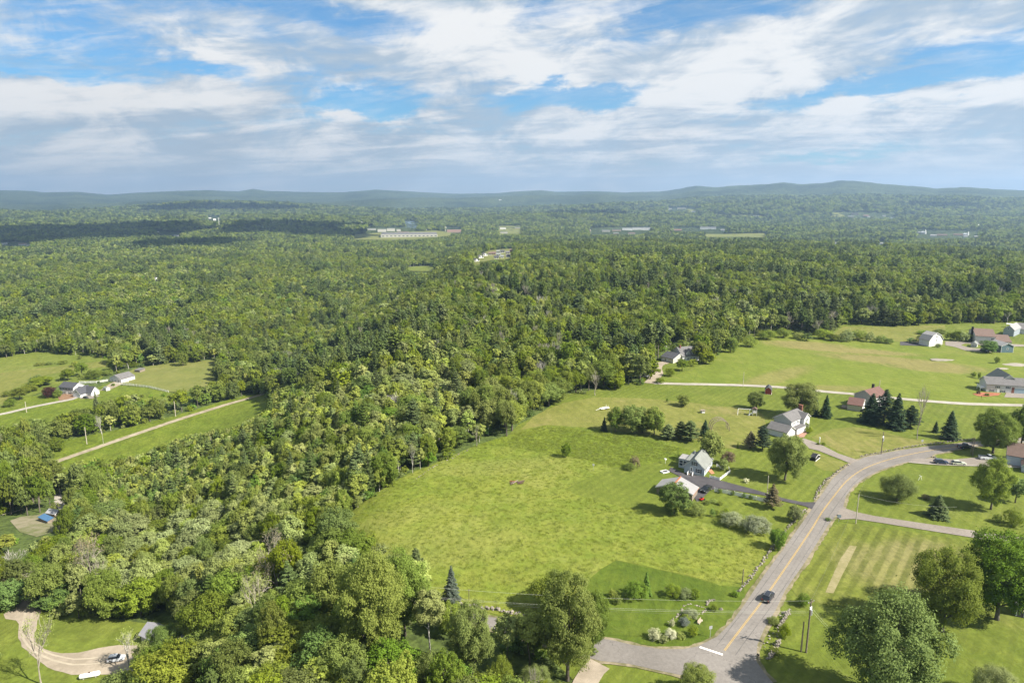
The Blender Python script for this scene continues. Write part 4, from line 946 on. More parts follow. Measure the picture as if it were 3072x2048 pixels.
# ---- keep the wood clear of the planted trees
for (tx, ty, tr_, th) in PLANTED: ok &= np.hypot(X-tx, Y-ty) > tr_*.8+1.2
order = np.argsort(R_)
vis = (bx > -60) & (bx < 3130) & (qy < 2040)
idx = [i for i in order if ok[i] and vis[i]]
NEAR = [i for i in idx if not kind7[i] and not extra[i]][:200]
nearset = np.zeros(len(X), bool); nearset[NEAR] = True
KN = ['full', 'oak', 'poplar', 'pine', 'oldpine', 'maple', 'round']; LF = ['maple', 'maple', 'poplar', 'pine', 'pine', 'pale', 'dark']
WORDS = ['maple', 'broad crowned oak', 'slim poplar', 'tall pine', 'high crowned pine', 'pale leaved maple', 'dark leaved round tree']
PLACES = [((60,1790),'over the head of the gravel drive'), ((200,1790),'above the left end of the mown yard'), ((330,1800),'above the middle of the mown yard'), ((470,1810),'above the right end of the mown yard'), ((420,1950),'beside the half hidden grey roof'), ((560,2000),'at the bottom edge right of the grey roof'),
 ((760,2000),'at the bottom edge below the sparse leaning tree'), ((950,2010),'at the bottom edge left of the very large tree'), ((1250,2000),'right of the very large tree'), ((1420,1980),'below the roadside stone wall'), ((1580,2000),'left of the large roadside tree'), ((700,1880),'around the sparse leaning tree'), ((900,1880),'left of the very large tree'),
 ((60,1680),'below the sandy clearing'), ((220,1670),'around the bare grey branches'), ((400,1690),'right of the bare grey branches'), ((580,1720),'between the mown yard and the pale stand'), ((760,1700),'in the pale maple stand'), ((900,1680),'around the half bare tree'), ((1000,1640),'at the near left corner of the hay field'),
 ((60,1500),'in the tall stand behind the blue roofed shed'), ((260,1560),'right of the blue roofed shed'), ((420,1580),'in the wood above the bare branches'), ((600,1600),'below the young poplars'), ((800,1580),'in the young wood by the hay field'), ((940,1550),'low on the wood edge of the hay field'), ((1000,1500),'a third up the wood edge of the hay field'), ((1080,1455),'halfway up the wood edge of the hay field'), ((1160,1420),'high on the wood edge of the hay field'), ((1280,1370),'at the upper wood corner of the hay field'), ((300,1450),'below the dirt road'), ((550,1480),'in the young poplar stand'), ((800,1430),'deep in the young poplar stand')]
lab_n = {}
jobs = {}
for i in NEAR:
    k = int(kind[i]); place = min((math.hypot(bx[i]-p[0], (qy[i]*.6+by[i]*.4)-p[1]), t_) for p, t_ in PLACES)[1]
    sz = 'tall ' if Hh[i] > 14.5 and 'tall' not in WORDS[k] else 'small ' if Hh[i] < 11.5 else ''
    jobs.setdefault(sz+WORDS[k]+' '+place, []).append(i)
ORD = ['leftmost', 'second from left', 'third from left', 'fourth from left', 'fifth from left', 'sixth from left', 'seventh from left', 'eighth from left', 'ninth from left', 'tenth from left', 'eleventh from left', 'twelfth from left', 'thirteenth from left', 'fourteenth from left', 'fifteenth from left', 'sixteenth from left', 'seventeenth from left', 'eighteenth from left', 'nineteenth from left', 'twentieth from left']+['one of the rest']*60
for lab, lst in jobs.items():
    lst.sort(key=lambda i: bx[i])
    for j, i in enumerate(lst):
        k = int(kind[i]); full = lab
        if len(lst) > 1: full = lab+', '+({2: ['left one', 'right one'], 3: ['left one', 'middle one', 'right one']}.get(len(lst)) or ORD[:len(lst)-1]+['rightmost'])[j]
        seed = int(i) % {'full': 3, 'maple': 4, 'oak': 3, 'poplar': 3, 'round': 2, 'pine': 3, 'oldpine': 2}[KN[k]]+1
        plant(Vector((X[i], Y[i], Z[i])), KN[k], LF[k], seed, Hh[i], Rr[i], full, 'trees of the near wood', bk=BKP if k == 2 and i % 2 else None)

# ---- the rest of the wood: geometry nodes, one object
def scatter(name, P, rot, scale, idx_, protos, label, kind='stuff'):
    c = bpy.data.collections.new(name+'_kinds')
    for j, me in enumerate(protos):
        o = bpy.data.objects.new('%s_%02d' % (name, j), me); c.objects.link(o)
    me = bpy.data.meshes.new(name); me.from_pydata(P.tolist(), [], [])
    a = me.attributes.new('rz', 'FLOAT', 'POINT'); a.data.foreach_set('value', rot.astype(np.float32))
    a = me.attributes.new('sc', 'FLOAT_VECTOR', 'POINT'); a.data.foreach_set('vector', scale.astype(np.float32).ravel())
    a = me.attributes.new('pick', 'INT', 'POINT'); a.data.foreach_set('value', idx_.astype(np.int32))
    o = obj(name, me); g = bpy.data.node_groups.new(name, 'GeometryNodeTree')
    g.interface.new_socket('Geometry', in_out='INPUT', socket_type='NodeSocketGeometry'); g.interface.new_socket('Geometry', in_out='OUTPUT', socket_type='NodeSocketGeometry')
    n = g.nodes; l = g.links
    gi = n.new('NodeGroupInput'); go = n.new('NodeGroupOutput'); ci = n.new('GeometryNodeCollectionInfo'); ci.inputs[0].default_value = c; ci.inputs[1].default_value = True; ci.inputs[2].default_value = True
    ip = n.new('GeometryNodeInstanceOnPoints'); ip.inputs['Pick Instance'].default_value = True
    def att(nm, ty): k = n.new('GeometryNodeInputNamedAttribute'); k.data_type = ty; k.inputs[0].default_value = nm; return [s for s in k.outputs if s.enabled][0]
    cx_ = n.new('ShaderNodeCombineXYZ'); l.new(att('rz', 'FLOAT'), cx_.inputs[2]); e2r = n.new('FunctionNodeEulerToRotation'); l.new(cx_.outputs[0], e2r.inputs[0])
    l.new(gi.outputs[0], ip.inputs['Points']); l.new(ci.outputs[0], ip.inputs['Instance']); l.new(att('pick', 'INT'), ip.inputs['Instance Index']); l.new(e2r.outputs[0], ip.inputs['Rotation']); l.new(att('sc', 'FLOAT_VECTOR'), ip.inputs['Scale'])
    l.new(ip.outputs[0], go.inputs[0])
    md = o.modifiers.new('scatter', 'NODES'); md.node_group = g
    return tag(o, label, kind=kind)
SEEDS = {'full': 3, 'maple': 3, 'oak': 3, 'poplar': 3, 'pine': 3, 'oldpine': 2, 'round': 2}
protos = []; start = {}
for lod in (0, 1, 2, 3):
    for k in range(7):
        ns_ = SEEDS[KN[k]] if lod in (0, 3) else 5; start[(lod, k)] = (len(protos), ns_)
        for s in range(ns_): protos.append(joined('tree', KN[k], LF[k], s+1, lod, BKP if k == 2 else BK))
rest = ok & ~nearset
BARE0 = len(protos)
for s in (31, 33, 35, 37):
    tr, _tips = bare_tree(s, 5, spread=.4); me = tr.mesh('tree', BKP if s % 4 == 1 else BKD); protos.append(me)
LOD = np.where(R_ < 330, 0, np.where(R_ < 800, 1, np.where(R_ < 1900, 2, 3)))
pick = np.zeros(len(X), int)
for (lod, k), (s0, n_) in start.items():
    mk = (LOD == lod) & (kind == k); pick[mk] = s0+RNG.integers(0, n_, mk.sum())
cr = np.array([CANON_R[KN[k]] for k in range(7)])[kind]
pick = np.where(kind7, BARE0+RNG.integers(0, 4, len(X)), pick)
SCL = np.stack([Rr/cr, Rr/cr, Hh/10*np.where(R_ > 4600, 1.7, np.where(R_ > 3000, 1.15, 1.0))], 1)
ri = np.where(rest)[0]
print('forest trees', len(ri))
scatter('forest', np.stack([X, Y, Z-.2], 1)[ri], RNG.uniform(0, TAU, len(ri)), SCL[ri], pick[ri], protos, 'mixed forest of maples, poplars and pines reaching to the hills')
# undergrowth in the wood and along its edges
n = 9000; a = RNG.uniform(-.75, .75, n); r = np.sqrt(RNG.uniform(95**2, 760**2, n)); ux = r*np.sin(a); uy = r*np.cos(a); uz = hgt(ux, uy); uh = RNG.uniform(1.2, 3.6, n); oku = np.ones(n, bool)
for poly in OPENS[:7]:
    for t in (0, .8):
        qx_, qy_, _ = proj(ux, uy, uz+uh*t); oku &= ~inpoly(qx_, qy_, poly)
up = [joined('bush', 'shrub', lf, s, 2) for lf, s in (('maple', 1), ('bright', 2), ('dark', 3), ('maple', 4), ('pale', 2))]
ui = np.where(oku)[0]
scatter('undergrowth', np.stack([ux, uy, uz-.1], 1)[ui], RNG.uniform(0, TAU, len(ui)), np.stack([uh*.1, uh*.1, uh*.1], 1)[ui]*RNG.uniform(.8, 1.3, (len(ui), 1)), RNG.integers(0, 5, len(ui)), up, 'bushes and undergrowth along the edge of the woods')

# ---- standing hay: tufts of bent grass
def tuft_mesh(seed, m, n=30, h=.5):
    rng = np.random.default_rng(seed); v = []
    for i in range(n):
        p = rng.normal(size=2)*.55; a = rng.uniform(0, TAU); d = np.array((math.cos(a), math.sin(a))); wv = np.array((-d[1], d[0]))*rng.uniform(.03, .06)
        hh = h*rng.uniform(.6, 1.2); q = p+d*hh*rng.uniform(.15, .7)
        v += [(p[0]-wv[0], p[1]-wv[1], 0), (p[0]+wv[0], p[1]+wv[1], 0), (q[0]+wv[0]*.6, q[1]+wv[1]*.6, hh*.8), (q[0]-wv[0]*.6, q[1]-wv[1]*.6, hh)]
    return leaf_mesh('tuft', np.array(v), rng.uniform(0, 1, n), m)
L['hay'] = leafmat('hay_blades', (.190,.230,.024), (.225,.255,.031), .4, .01, .22); L['hay2'] = leafmat('green_blades', (.175,.22,.022), (.205,.245,.026), .4, .01, .2)
def tufts(name, poly, n, label, mats, hmin, hmax, P=None):
    W_ = np.array([tuple(at(*p))[:2] for p in poly]); lo = W_.min(0); hi = W_.max(0)
    q = RNG.uniform(lo, hi, (n, 2)); q = q[inpoly(q[:, 0], q[:, 1], [tuple(t) for t in W_])]
    d = sn(q[:, 0], q[:, 1], 6, 1.)+.7*sn(q[:, 0], q[:, 1], 2.3, 2.)+RNG.normal(size=len(q))*.35; 
    z = hgt(q[:, 0], q[:, 1])+.08; h = RNG.uniform(hmin, hmax, len(q))*(1+.15*d)
    pr = [tuft_mesh(s, L[mm]) for s, mm in zip(range(4), mats)]
    scatter(name, np.column_stack([q, z]), RNG.uniform(0, TAU, len(q)), np.stack([h*1.5, h*1.5, h], 1), RNG.integers(0, 4, len(q)), pr, label)
HAYP = [(1025,1556),(1070,1522),(1123,1484),(1221,1426),(1319,1386),(1424,1338),(1560,1345),(1660,1362),(1790,1385),(1832,1402),(1692,1467),(1800,1507),(1940,1533),(2152,1575),(2245,1599),(2300,1608),(2312,1648),(2280,1690),(2236,1742),(2161,1752),(2064,1724),(1944,1698),(1849,1677),(1762,1738),(1700,1835),(1640,1862),(1500,1842),(1260,1785),(1000,1620)]
tufts('hay', HAYP, 12000, 'long pale hay grass in the big field', ('hay', 'hay', 'hay2', 'hay'), .25, .5)
tufts('meadow_grass', [(1500,1338),(1545,1302),(1640,1277),(1900,1311),(2040,1345),(1990,1375),(1832,1400),(1660,1360)], 5000, 'rough green meadow grass above the hay field', ('hay2', 'hay2', 'hay', 'hay2'), .25, .5)

# ------------------------------------------------------------------ buildings
WHITE = weathered('white_siding', (.68,.67,.65), .7, .06, 1.2, .22)
WHITEP, _t, _b = mat('white_trim', (.74,.73,.70), .6)
BLUEG = weathered('pale_blue_siding', (.48,.53,.58), .7, .07, 1.2, .22)
SAGE = weathered('sage_siding', (.50,.52,.47), .7, .06, 1.2, .22)
TEAL = weathered('teal_siding', (.13,.20,.225), .7, .08, 1.2, .25)
REDS = weathered('red_boards', (.33,.05,.035), .75, .12, 2, None)
CREAM = weathered('cream_siding', (.56,.54,.46), .7, .06, 1.2, .22)
TANW = weathered('tan_wall', (.45,.36,.27), .8, .1, 1.)
ORNW = weathered('orange_wall', (.44,.31,.24), .8, .1, 1.)
R_GREY = weathered('grey_shingles', (.16,.152,.148), .9, .14, .8, .28, dirt=(.13,.13,.12))
R_DARK = weathered('dark_shingles', (.075,.076,.085), .9, .14, .8, .28)
R_LIGHT = weathered('light_grey_shingles', (.215,.225,.205), .9, .12, .8, .28)
R_METAL = weathered('pale_metal_roofing', (.30,.288,.28), .5, .06, .6, None, dirt=(.36,.33,.31))
R_RED = weathered('red_brown_shingles', (.155,.085,.070), .9, .12, .8, .28)
R_BROWN = weathered('brown_shingles', (.17,.115,.092), .9, .12, .8, .28)
R_ORANGE = weathered('orange_shingles', (.26,.16,.125), .9, .12, .8, .28)
R_RUST = weathered('rusty_edge', (.42,.16,.07), .8, .2, 1.5)
BRICK = weathered('brick', (.26,.11,.075), .9, .2, 6, .09)
BLACKB = weathered('black_brick', (.035,.03,.03), .9, .2, 6)
SHUT, _t, _b = mat('black_shutter', (.018,.02,.026), .5)
DOORM = weathered('garage_door_paint', (.62,.64,.66), .6, .04, 1, .5)
DOORB = weathered('blue_garage_door', (.40,.52,.58), .6, .04, 1, .5)
GLASS, _t, _b = mat('window_glass', (.03,.045,.06), .08, .6)
CONCW, _t, _b = mat('foundation', (.3,.28,.26), .9)
WOODB = weathered('weathered_wood', (.27,.22,.17), .85, .2, 2)
BLK, _t, _b = mat('black_plastic', (.02,.02,.022), .5)
GALV, _t, _b = mat('galvanised_metal', (.4,.41,.42), .5, .5, .4)

class House:
    """local frame: x runs along the near wall A->B, y away from it"""
    def __init__(s, name, label, cat, A, B, C, z0=0.0, grp=None, mats=(None, None)):
        a, b_, c = at(A[0], A[1], z0), at(B[0], B[1], z0), at(C[0], C[1], z0)
        x = (b_-a); x.z = 0; s.W = x.length; x.normalize(); s.rz = math.atan2(x.y, x.x); n = Vector((-x.y, x.x, 0)); print('HOUSE', label[:40], 'W %.1f BC %.1f D %.1f skew %.0f' % (s.W, (c-b_).length, abs((c-b_).dot(n)), math.degrees(math.atan2((c-b_).dot(x), (c-b_).dot(n))))); s.D = abs((c-b_).dot(n))
        s.root = empty(name, (a.x, a.y, min(a.z, b_.z, float(hgt(a.x, a.y)))), s.rz); tag(s.root, label, cat, grp); s.wm, s.rm = mats
    def wall(s, x0, y0, x1, y1, h, z=-.3, m=None, name='wall'):
        return MB().box(x0, y0, z, x1, y1, h).build(name, m or s.wm, s.root)
    def gable(s, x0, y0, x1, y1, h, rise, ridge='x', m=None, rm=None, over=.35, z=-.3, prof=None, thick=.16):
        """walls with gable ends and a roof of two slopes; ridge along x or y"""
        swap = ridge == 'x'
        if swap: a0, a1, b0, b1 = y0, y1, x0, x1
        else: a0, a1, b0, b1 = x0, x1, y0, y1
        mid = (a0+a1)/2
        P = prof or [(0, 0), (.5, 1), (1, 0)]
        top = [(a0+(a1-a0)*t, h+rise*k) for t, k in P]
        w_ = MB().prism([(a0, z)]+top[:0]+[(a0, z)][:0]+[(a1, z)][::-1]+top[::-1], b0, b1)
        if swap: w_.swap()
        w_.build('wall', m or s.wm, s.root)
        # roof slabs
        r = MB(); sl = (top[1][1]-top[0][1])/(top[1][0]-top[0][0]); sr = (top[-1][1]-top[-2][1])/(top[-1][0]-top[-2][0])
        L0 = (top[0][0]-over, top[0][1]-over*sl); R0 = (top[-1][0]+over, top[-1][1]+over*sr)
        line = [L0]+top[1:-1]+[R0]; up = [(p[0], p[1]+thick+.02) for p in line]; lo = [(p[0], p[1]+.02) for p in line]
        r.prism(lo+up[::-1], b0-over, b1+over)
        if swap: r.swap()
        rf = r.build('roof', rm or s.rm, s.root)
        e = MB()     # trim boards along the two gables
        for bb in (b0-over-.04, b1+over): e.prism([(p[0], p[1]-.14) for p in line]+[(p[0], p[1]+.03) for p in line][::-1], bb, bb+.04)
        if swap: e.swap()
        e.build('gable_trim', WHITEP, rf)
        return rf
    def shed(s, x0, y0, x1, y1, hf, hb, m=None, rm=None, over=.25, z=-.3):
        """lean-to: height hf at y0 and hb at y1"""
        w_ = MB().add([(x0,y0,z),(x1,y0,z),(x1,y1,z),(x0,y1,z),(x0,y0,hf),(x1,y0,hf),(x1,y1,hb),(x0,y1,hb)], [(0,3,2,1),(4,5,6,7),(0,1,5,4),(1,2,6,5),(2,3,7,6),(3,0,4,7)])
        w_.build('wall', m or s.wm, s.root); k = (hb-hf)/(y1-y0); a, b_ = hf-over*k+.02, hb+over*k+.02
        x0 -= over; x1 += over; y0 -= over; y1 += over
        return MB().add([(x0,y0,a),(x1,y0,a),(x1,y1,b_),(x0,y1,b_),(x0,y0,a+.14),(x1,y0,a+.14),(x1,y1,b_+.14),(x0,y1,b_+.14)], [(0,3,2,1),(4,5,6,7),(0,1,5,4),(1,2,6,5),(2,3,7,6),(3,0,4,7)]).build('roof', rm or s.rm, s.root)
    def win(s, face, c, z, w_=.9, h=1.3, at_=None, shutters=False, x0=0, x1=None, y0=0, y1=None):
        """window centred c along the face at sill height z. f: wall y=y0, r: x=x1, l: x=x0, b: y=y1"""
        x1 = s.W if x1 is None else x1; y1 = s.D if y1 is None else y1
        def bx(a, b_, z0, z1, d0, d1, mb):
            if face == 'f': mb.box(a, y0-d1, z0, b_, y0-d0, z1)
            elif face == 'b': mb.box(a, y1+d0, z0, b_, y1+d1, z1)
            elif face == 'r': mb.box(x1+d0, a, z0, x1+d1, b_, z1)
            else: mb.box(x0-d1, a, z0, x0-d0, b_, z1)
            return mb
        f = MB(); t = .09; a, b_ = c-w_/2, c+w_/2
        bx(a-t, a, z-t, z+h+t, -.02, .06, f); bx(b_, b_+t, z-t, z+h+t, -.02, .06, f); bx(a, b_, z-t, z, -.02, .07, f); bx(a, b_, z+h, z+h+t, -.02, .07, f); bx(a, b_, z+h*.48, z+h*.54, .012, .045, f)
        fr = f.build('window', WHITEP, s.root); bx(a, b_, z, z+h, -.01, .01, MB()).build('pane', GLASS, fr)
        if shutters:
            for q0, q1 in ((a-t-.42, a-t-.03), (b_+t+.03, b_+t+.42)): bx(q0, q1, z-.05, z+h+.05, .0, .05, MB()).build('shutter', SHUT, s.root)
        return fr
    def door(s, face, c, w_, h, m, z=0, name='door', **k):
        y0 = k.get('y0', 0); x1 = k.get('x1', s.W)
        if face == 'f': MB().box(c-w_/2, y0-.05, z, c+w_/2, y0+.02, z+h).build(name, m, s.root)
        elif face == 'r': MB().box(x1-.02, c-w_/2, z, x1+.05, c+w_/2, z+h).build(name, m, s.root)
        elif face == 'l': MB().box(-.05, c-w_/2, z, .02, c+w_/2, z+h).build(name, m, s.root)
    def chimney(s, x, y, z0, z1, a=.55, b_=.45, m=None):
        c = MB().box(x-a/2, y-b_/2, z0, x+a/2, y+b_/2, z1).box(x-a/2-.06, y-b_/2-.06, z1, x+a/2+.06, y+b_/2+.06, z1+.12); c.build('chimney', m or BRICK, s.root)

# pale blue cape house
h = House('house', 'pale blue cape house with grey roof and black shutters', 'house', (2052,1417), (2112,1429), (2140,1398), mats=(BLUEG, R_LIGHT))
W_, D_ = h.W, max(h.D, 9.5); h.D = D_
h.gable(0, 0, W_, D_, 2.8, 3.1, 'y')
h.shed(.3, 1.4, .31+W_*.40, D_-.4, 4.1, 4.1); 
h.shed(-3.0, 3.6, -.02, 8.2, 3.3, 3.3, rm=R_METAL, over=.12)
for y_ in (4.6, 5.9, 7.2): h.win('l', y_, .8, 1.1, 1.9, x0=-3.0)
h.win('f', -2.2, .9, 1.2, 1.9, y0=3.6); h.win('f', -.8, .9, 1.1, 1.9, y0=3.6)
h.win('f', W_*.5, 3.3, .9, 1.25, shutters=True); h.win('f', W_*.72, .9, .95, 1.3, shutters=True)
h.door('f', W_*.36, 1.0, 2.1, WHITEP, .45); h.win('f', W_*.36, 1.2, .5, 1.1, y0=-.05)
st = MB(); 
for k in range(4): st.box(W_*.36-.75, -1.9+k*.35, -.2, W_*.36+.75, -1.9+(k+1)*.35, .12+k*.12)
st.build('steps', WOODB, h.root)
for sx in (-.85, .8): MB().add([(W_*.36+sx,-2,0),(W_*.36+sx+.06,-2,0),(W_*.36+sx+.06,-.06,.5),(W_*.36+sx,-.06,.5),(W_*.36+sx,-2,.95),(W_*.36+sx+.06,-2,.95),(W_*.36+sx+.06,-.06,1.5),(W_*.36+sx,-.06,1.5)], [(0,3,2,1),(4,5,6,7),(0,1,5,4),(1,2,6,5),(2,3,7,6),(3,0,4,7)]).build('railing', WHITEP, h.root)
for y_ in (1.6, 3.4, 7.2, 8.8): h.win('r', y_, .9, .95, 1.25)
h.door('r', 5.3, 1.1, 2.1, WHITEP, .2); h.win('r', 5.3, 1.0, .5, 1.0, x1=W_+.05)
MB().box(W_*.25, D_*.55, 5.4, W_*.25+.15, D_*.55+.15, 6.4).build('vent_pipe', WHITEP, h.root)

# metal roofed garage
h = House('garage', 'low garage with wide pale metal roof edged in rust', 'garage', (1966,1458), (2080,1483), (2099,1461), 2.5, mats=(WOODB, R_METAL))
W_ = h.W; D_ = max(h.D, 6.5); h.D = D_
h.gable(.4, .3, W_-.4, D_-.3, 2.4, 2.1, 'y', over=.4)
MB().box(W_/2-.22, -.1, 4.66, W_/2+.22, D_+.1, 4.76).build('ridge_cap', R_RUST, h.root)
MB().box(W_-.10, -.12, 2.16, W_+.02, D_+.12, 2.34).build('eave_board', R_RUST, h.root)
for c in (W_*.2, W_*.42): h.door('f', c, 2.4, 2.1, BLK, name='garage_door', y0=.3)

# white two storey house with sage gable
h = House('house', 'white two storey house with sage gable, porch and brick chimney', 'house', (2319,1288), (2371,1302), (2423,1284), mats=(SAGE, R_GREY))
W_, D_ = h.W, h.D
h.gable(0, 0, W_, D_, 5.3, 2.1, 'y', over=.4)
MB().box(W_+.0, .02, -.3, W_+.08, D_-.02, 5.25).build('front_siding', WHITE, h.root)
h.gable(W_-2.5, D_-4.6, W_+1.4, D_+.2, 5.2, 1.7, 'x', m=WHITE, over=.3)
h.gable(W_*.15, -6.5, W_+1.8, -.05, 2.6, 1.9, 'x', m=WHITE, over=.4)
h.shed(W_+.1, .3, W_+2.4, D_-4.7, 2.7, 2.7, m=WHITE)
for y_ in (2.4, 5.2): h.win('r', y_-.45, 3.6, .7, 1.0, x1=W_+.08); h.win('r', y_+.45, 3.6, .7, 1.0, x1=W_+.08)
for k in range(3): h.win('r', D_-2.9+k*.75, 3.6, .6, 1.1, x1=W_+1.4)
for k in range(3): h.win('r', D_-2.9+k*.75, .8, .6, 1.2, x1=W_+1.4)
for k in range(7): MB().box(W_+2.36, .4+k*(D_-5.4)/6, 0, W_+2.46, .5+k*(D_-5.4)/6, 2.6).build('porch_post', WHITEP, h.root)
MB().box(W_+2.5, .3, .5, W_+2.56, D_-4.8, 1.2).build('porch_railing', WHITEP, h.root)
for c in (-5.2, -3.2, -1.3): h.win('l', c, .9, 1.1, 1.1, x0=W_*.15)
for c in (3.2, 6.2): h.door('f', W_*.15+c, 2.6, 2.1, DOORM, name='garage_door', y0=-6.5)
h.chimney(W_*.62, D_+.35, 0, 8.9, 1.5, .8)
h.shed(-2.6, D_*.5, -.05, D_*.8, 2.6, 2.6, m=GALV, rm=R_METAL)

# red shed
h = House('shed', 'small red gambrel shed beside the pale lane', 'shed', (2294,1182), (2314,1184), (2328,1178), mats=(REDS, R_DARK))
h.D = max(h.D, 3.5); h.gable(0, 0, h.W, h.D, 2.1, 1.6, 'y', over=.15, prof=[(0,0),(.18,.62),(.5,1),(.82,.62),(1,0)])
for y_ in (h.D*.3, h.D*.75): h.win('r', y_, .8, .5, .8)
for c in (.03, h.W-.1): MB().box(c, -.05, 0, c+.1, .0, 2.1).build('corner_trim', WHITEP, h.root)
MB().box(-.1, -.08, -.1, h.W+.05, -.01, .12).build('base_trim', WHITEP, h.root); MB().box(h.W+.01, 0, -.1, h.W+.08, h.D, .12).build('base_trim', WHITEP, h.root)

# red roofed house and its garage
h = House('house', 'pale house with red brown roof and black chimney beside the dark pines', 'house', (2560,1211), (2618,1226), (2640,1209), mats=(SAGE, R_RED))
W_, D_ = h.W, h.D
h.gable(0, 0, W_, D_, 4.9, 2.6, 'y', over=.35); h.chimney(W_*.42, D_*.72, 5, 8.9, .9, .8, BLACKB)
MB().box(W_, .02, -.2, W_+.07, D_-.02, 4.85).build('front_siding', WHITE, h.root)
for y_ in (1.5, 3.4, 5.2): h.win('r', y_, 3.1, .8, 1.1, x1=W_+.07); h.win('r', y_, .8, .8, 1.1, x1=W_+.07)
h2 = House('garage', 'cream garage wing with red brown roof in front of the black chimney house', 'garage', (2541,1229), (2585,1236), (2602,1223), mats=(CREAM, R_RED))
h2.D = max(h2.D, 6); h2.gable(0, 0, h2.W, h2.D, 2.7, 2.2, 'x', over=.25); MB().box(h2.W+.01, .1, -.2, h2.W+.07, h2.D-.1, 2.6).build('end_siding', WHITE, h2.root); MB().box(-2.6, 1, -.2, -.1, 4.5, .7).build('deck', WOODB, h2.root)

# gambrel barn
h = House('barn', 'white gambrel roofed barn at the far side of the mown field', 'barn', (2786,1040), (2832,1035), (2842,1020), mats=(WHITE, R_METAL))
h.D = 7; h.W *= .88; h.gable(0, 0, h.W, h.D, 4.2, 4.3, 'y', over=.35, prof=[(0,0),(.2,.62),(.5,1),(.8,.62),(1,0)])
h.win('f', h.W*.52, 5.6, .9, 1.0); h.win('f', h.W*.52, 3.2, .8, .9); h.door('f', 1.6, 2.2, 2.2, WHITEP, .0, name='barn_door'); MB().box(h.W*.52-.25, -.06, 7.4, h.W*.52+.25, .02, 7.9).build('vent', SHUT, h.root)
h = House('shed', 'tiny white summer house on the lawn by the curving drive', 'shed', (2912,1041), (2930,1043), (2936,1038), mats=(WHITE, R_LIGHT))
h.D = max(h.D, 3); h.gable(0, 0, h.W, h.D, 2.0, 1.2, 'y', over=.2)
for k in range(3): h.win('f', h.W*(.2+.3*k), .7, .6, .9)
h = House('garage', 'teal garage with pale roof and square window at the right edge', 'garage', (3002,1058), (3039,1058), (3062,1046), mats=(TEAL, R_METAL))
h.gable(0, 0, h.W, h.D, 4.2, 1.7, 'y', over=.35); h.win('f', h.W*.52, 2.0, .9, .9); MB().box(h.W+.01, .1, -.2, h.W+.07, h.D-.1, 4.1).build('side_siding', CREAM, h.root)
h.door('r', h.D*.5, 2.6, 2.4, BLK, x1=h.W+.07, name='garage_door')
for c in (.0, h.W-.16): MB().box(c, -.05, 0, c+.14, .0, 4.2).build('corner_trim', WHITEP, h.root)
h = House('house', 'long house with faded red roof behind bushes at far right', 'house', (2925,1030), (2984,1034), (2992,1018), mats=(WHITE, R_BROWN))
h.gable(0, 0, h.W, h.D, 5.0, 3.2, 'x', over=.35); h.gable(h.W+.02, -3, h.W+8, h.D-2, 2.8, 2.6, 'x', over=.3); h.chimney(-.7, h.D*.4, 0, 9.4, 1.1, .9, BLACKB)
h.win('f', h.W*.82, 3.0, .8, 1.0); h.win('f', h.W*.9, 3.0, .8, 1.0)
h = House('house', 'small blue grey house beyond the faded red roof', 'house', (3008,1006), (3040,1010), (3054,1000), mats=(weathered('grey_blue_siding', (.33,.37,.40), .7, .06, 1.2, .22), R_METAL))
h.gable(0, 0, h.W, h.D, 4.6, 2.8, 'y', over=.4); h.win('f', h.W*.45, 4.6, .9, .9)
h = House('house', 'grey roofed house cut by the right edge beyond the teal garage', 'house', (3052,1000), (3120,1006), (3130,992), mats=(WHITE, R_GREY))
h.gable(0, 0, h.W, h.D, 3.2, 2.6, 'x', over=.5)
MB().box(-6, h.D, 2.6, 4, h.D+3, 2.8).build('carport_roof', WHITEP, h.root)
for q in (-5.8, 3.6): MB().box(q, h.D+1, -.2, q+.2, h.D+1.2, 2.6).build('post', WHITEP, h.root)
# ranch at right
h = House('house', 'long white house with grey roof and pale blue garage door at right', 'house', (2958,1175), (3140,1186), (3146,1160), mats=(WHITE, R_GREY))
W_ = h.W; D_ = 9.; h.D = D_
h.gable(0, 0, W_, D_, 4.0, 2.6, 'x', over=.4); h.gable(6.0, D_*.4, 15.0, D_+8, 4.4, 3.8, 'y', over=.4, rm=R_LIGHT)
for c, z in ((4.6, 2.3), (9.0, 2.3), (2.4, .4), (7.0, .3)): h.win('f', c, z, .9, .95, shutters=True)
h.door('f', 5.0, .95, 2.0, WHITEP, .1); h.door('f', 15.2, 6.6, 2.4, DOORB, .0, name='garage_door')
MB().box(10.6, -.06, 0, 11.7, .02, 3.0).build('stone_panel', BRICK, h.root)
MB().box(10.3, -.5, 4.3, 10.8, 4.5, 4.5).shift(0, 0, 0).build('roof_vent', SHUT, h.root) if False else None
MB().box(-2.4, 1, 1.6, -.1, 5, 1.8).box(-2.4, 1, 1.8, -2.3, 5, 2.8).box(-2.3, 1, -.3, -2.1, 1.2, 1.6).box(-2.3, 4.8, -.3, -2.1, 5, 1.6).build('deck', WHITEP, h.root)
# brown roof at right edge
h = House('house', 'blue trimmed house with brown roof cut by the right edge', 'house', (3018,1392), (3120,1410), (3140,1380), mats=(weathered('ice_blue_siding', (.50,.56,.62), .7, .05, 1.2, .22), R_BROWN))
h.gable(0, 0, h.W, 9, 3.6, 3.4, 'x', over=.3); h.gable(4.2, -5.5, 9.5, 0, 2.5, 1.8, 'y', over=.3); h.win('f', 6.8, .8, 1.0, 1.2, y0=-5.5); h.win('l', 3.0, 2.9, .8, 1.0); h.win('l', 5.8, 2.9, .8, 1.0); h.chimney(6.5, 4.8, 6, 8.2, .7, .7)
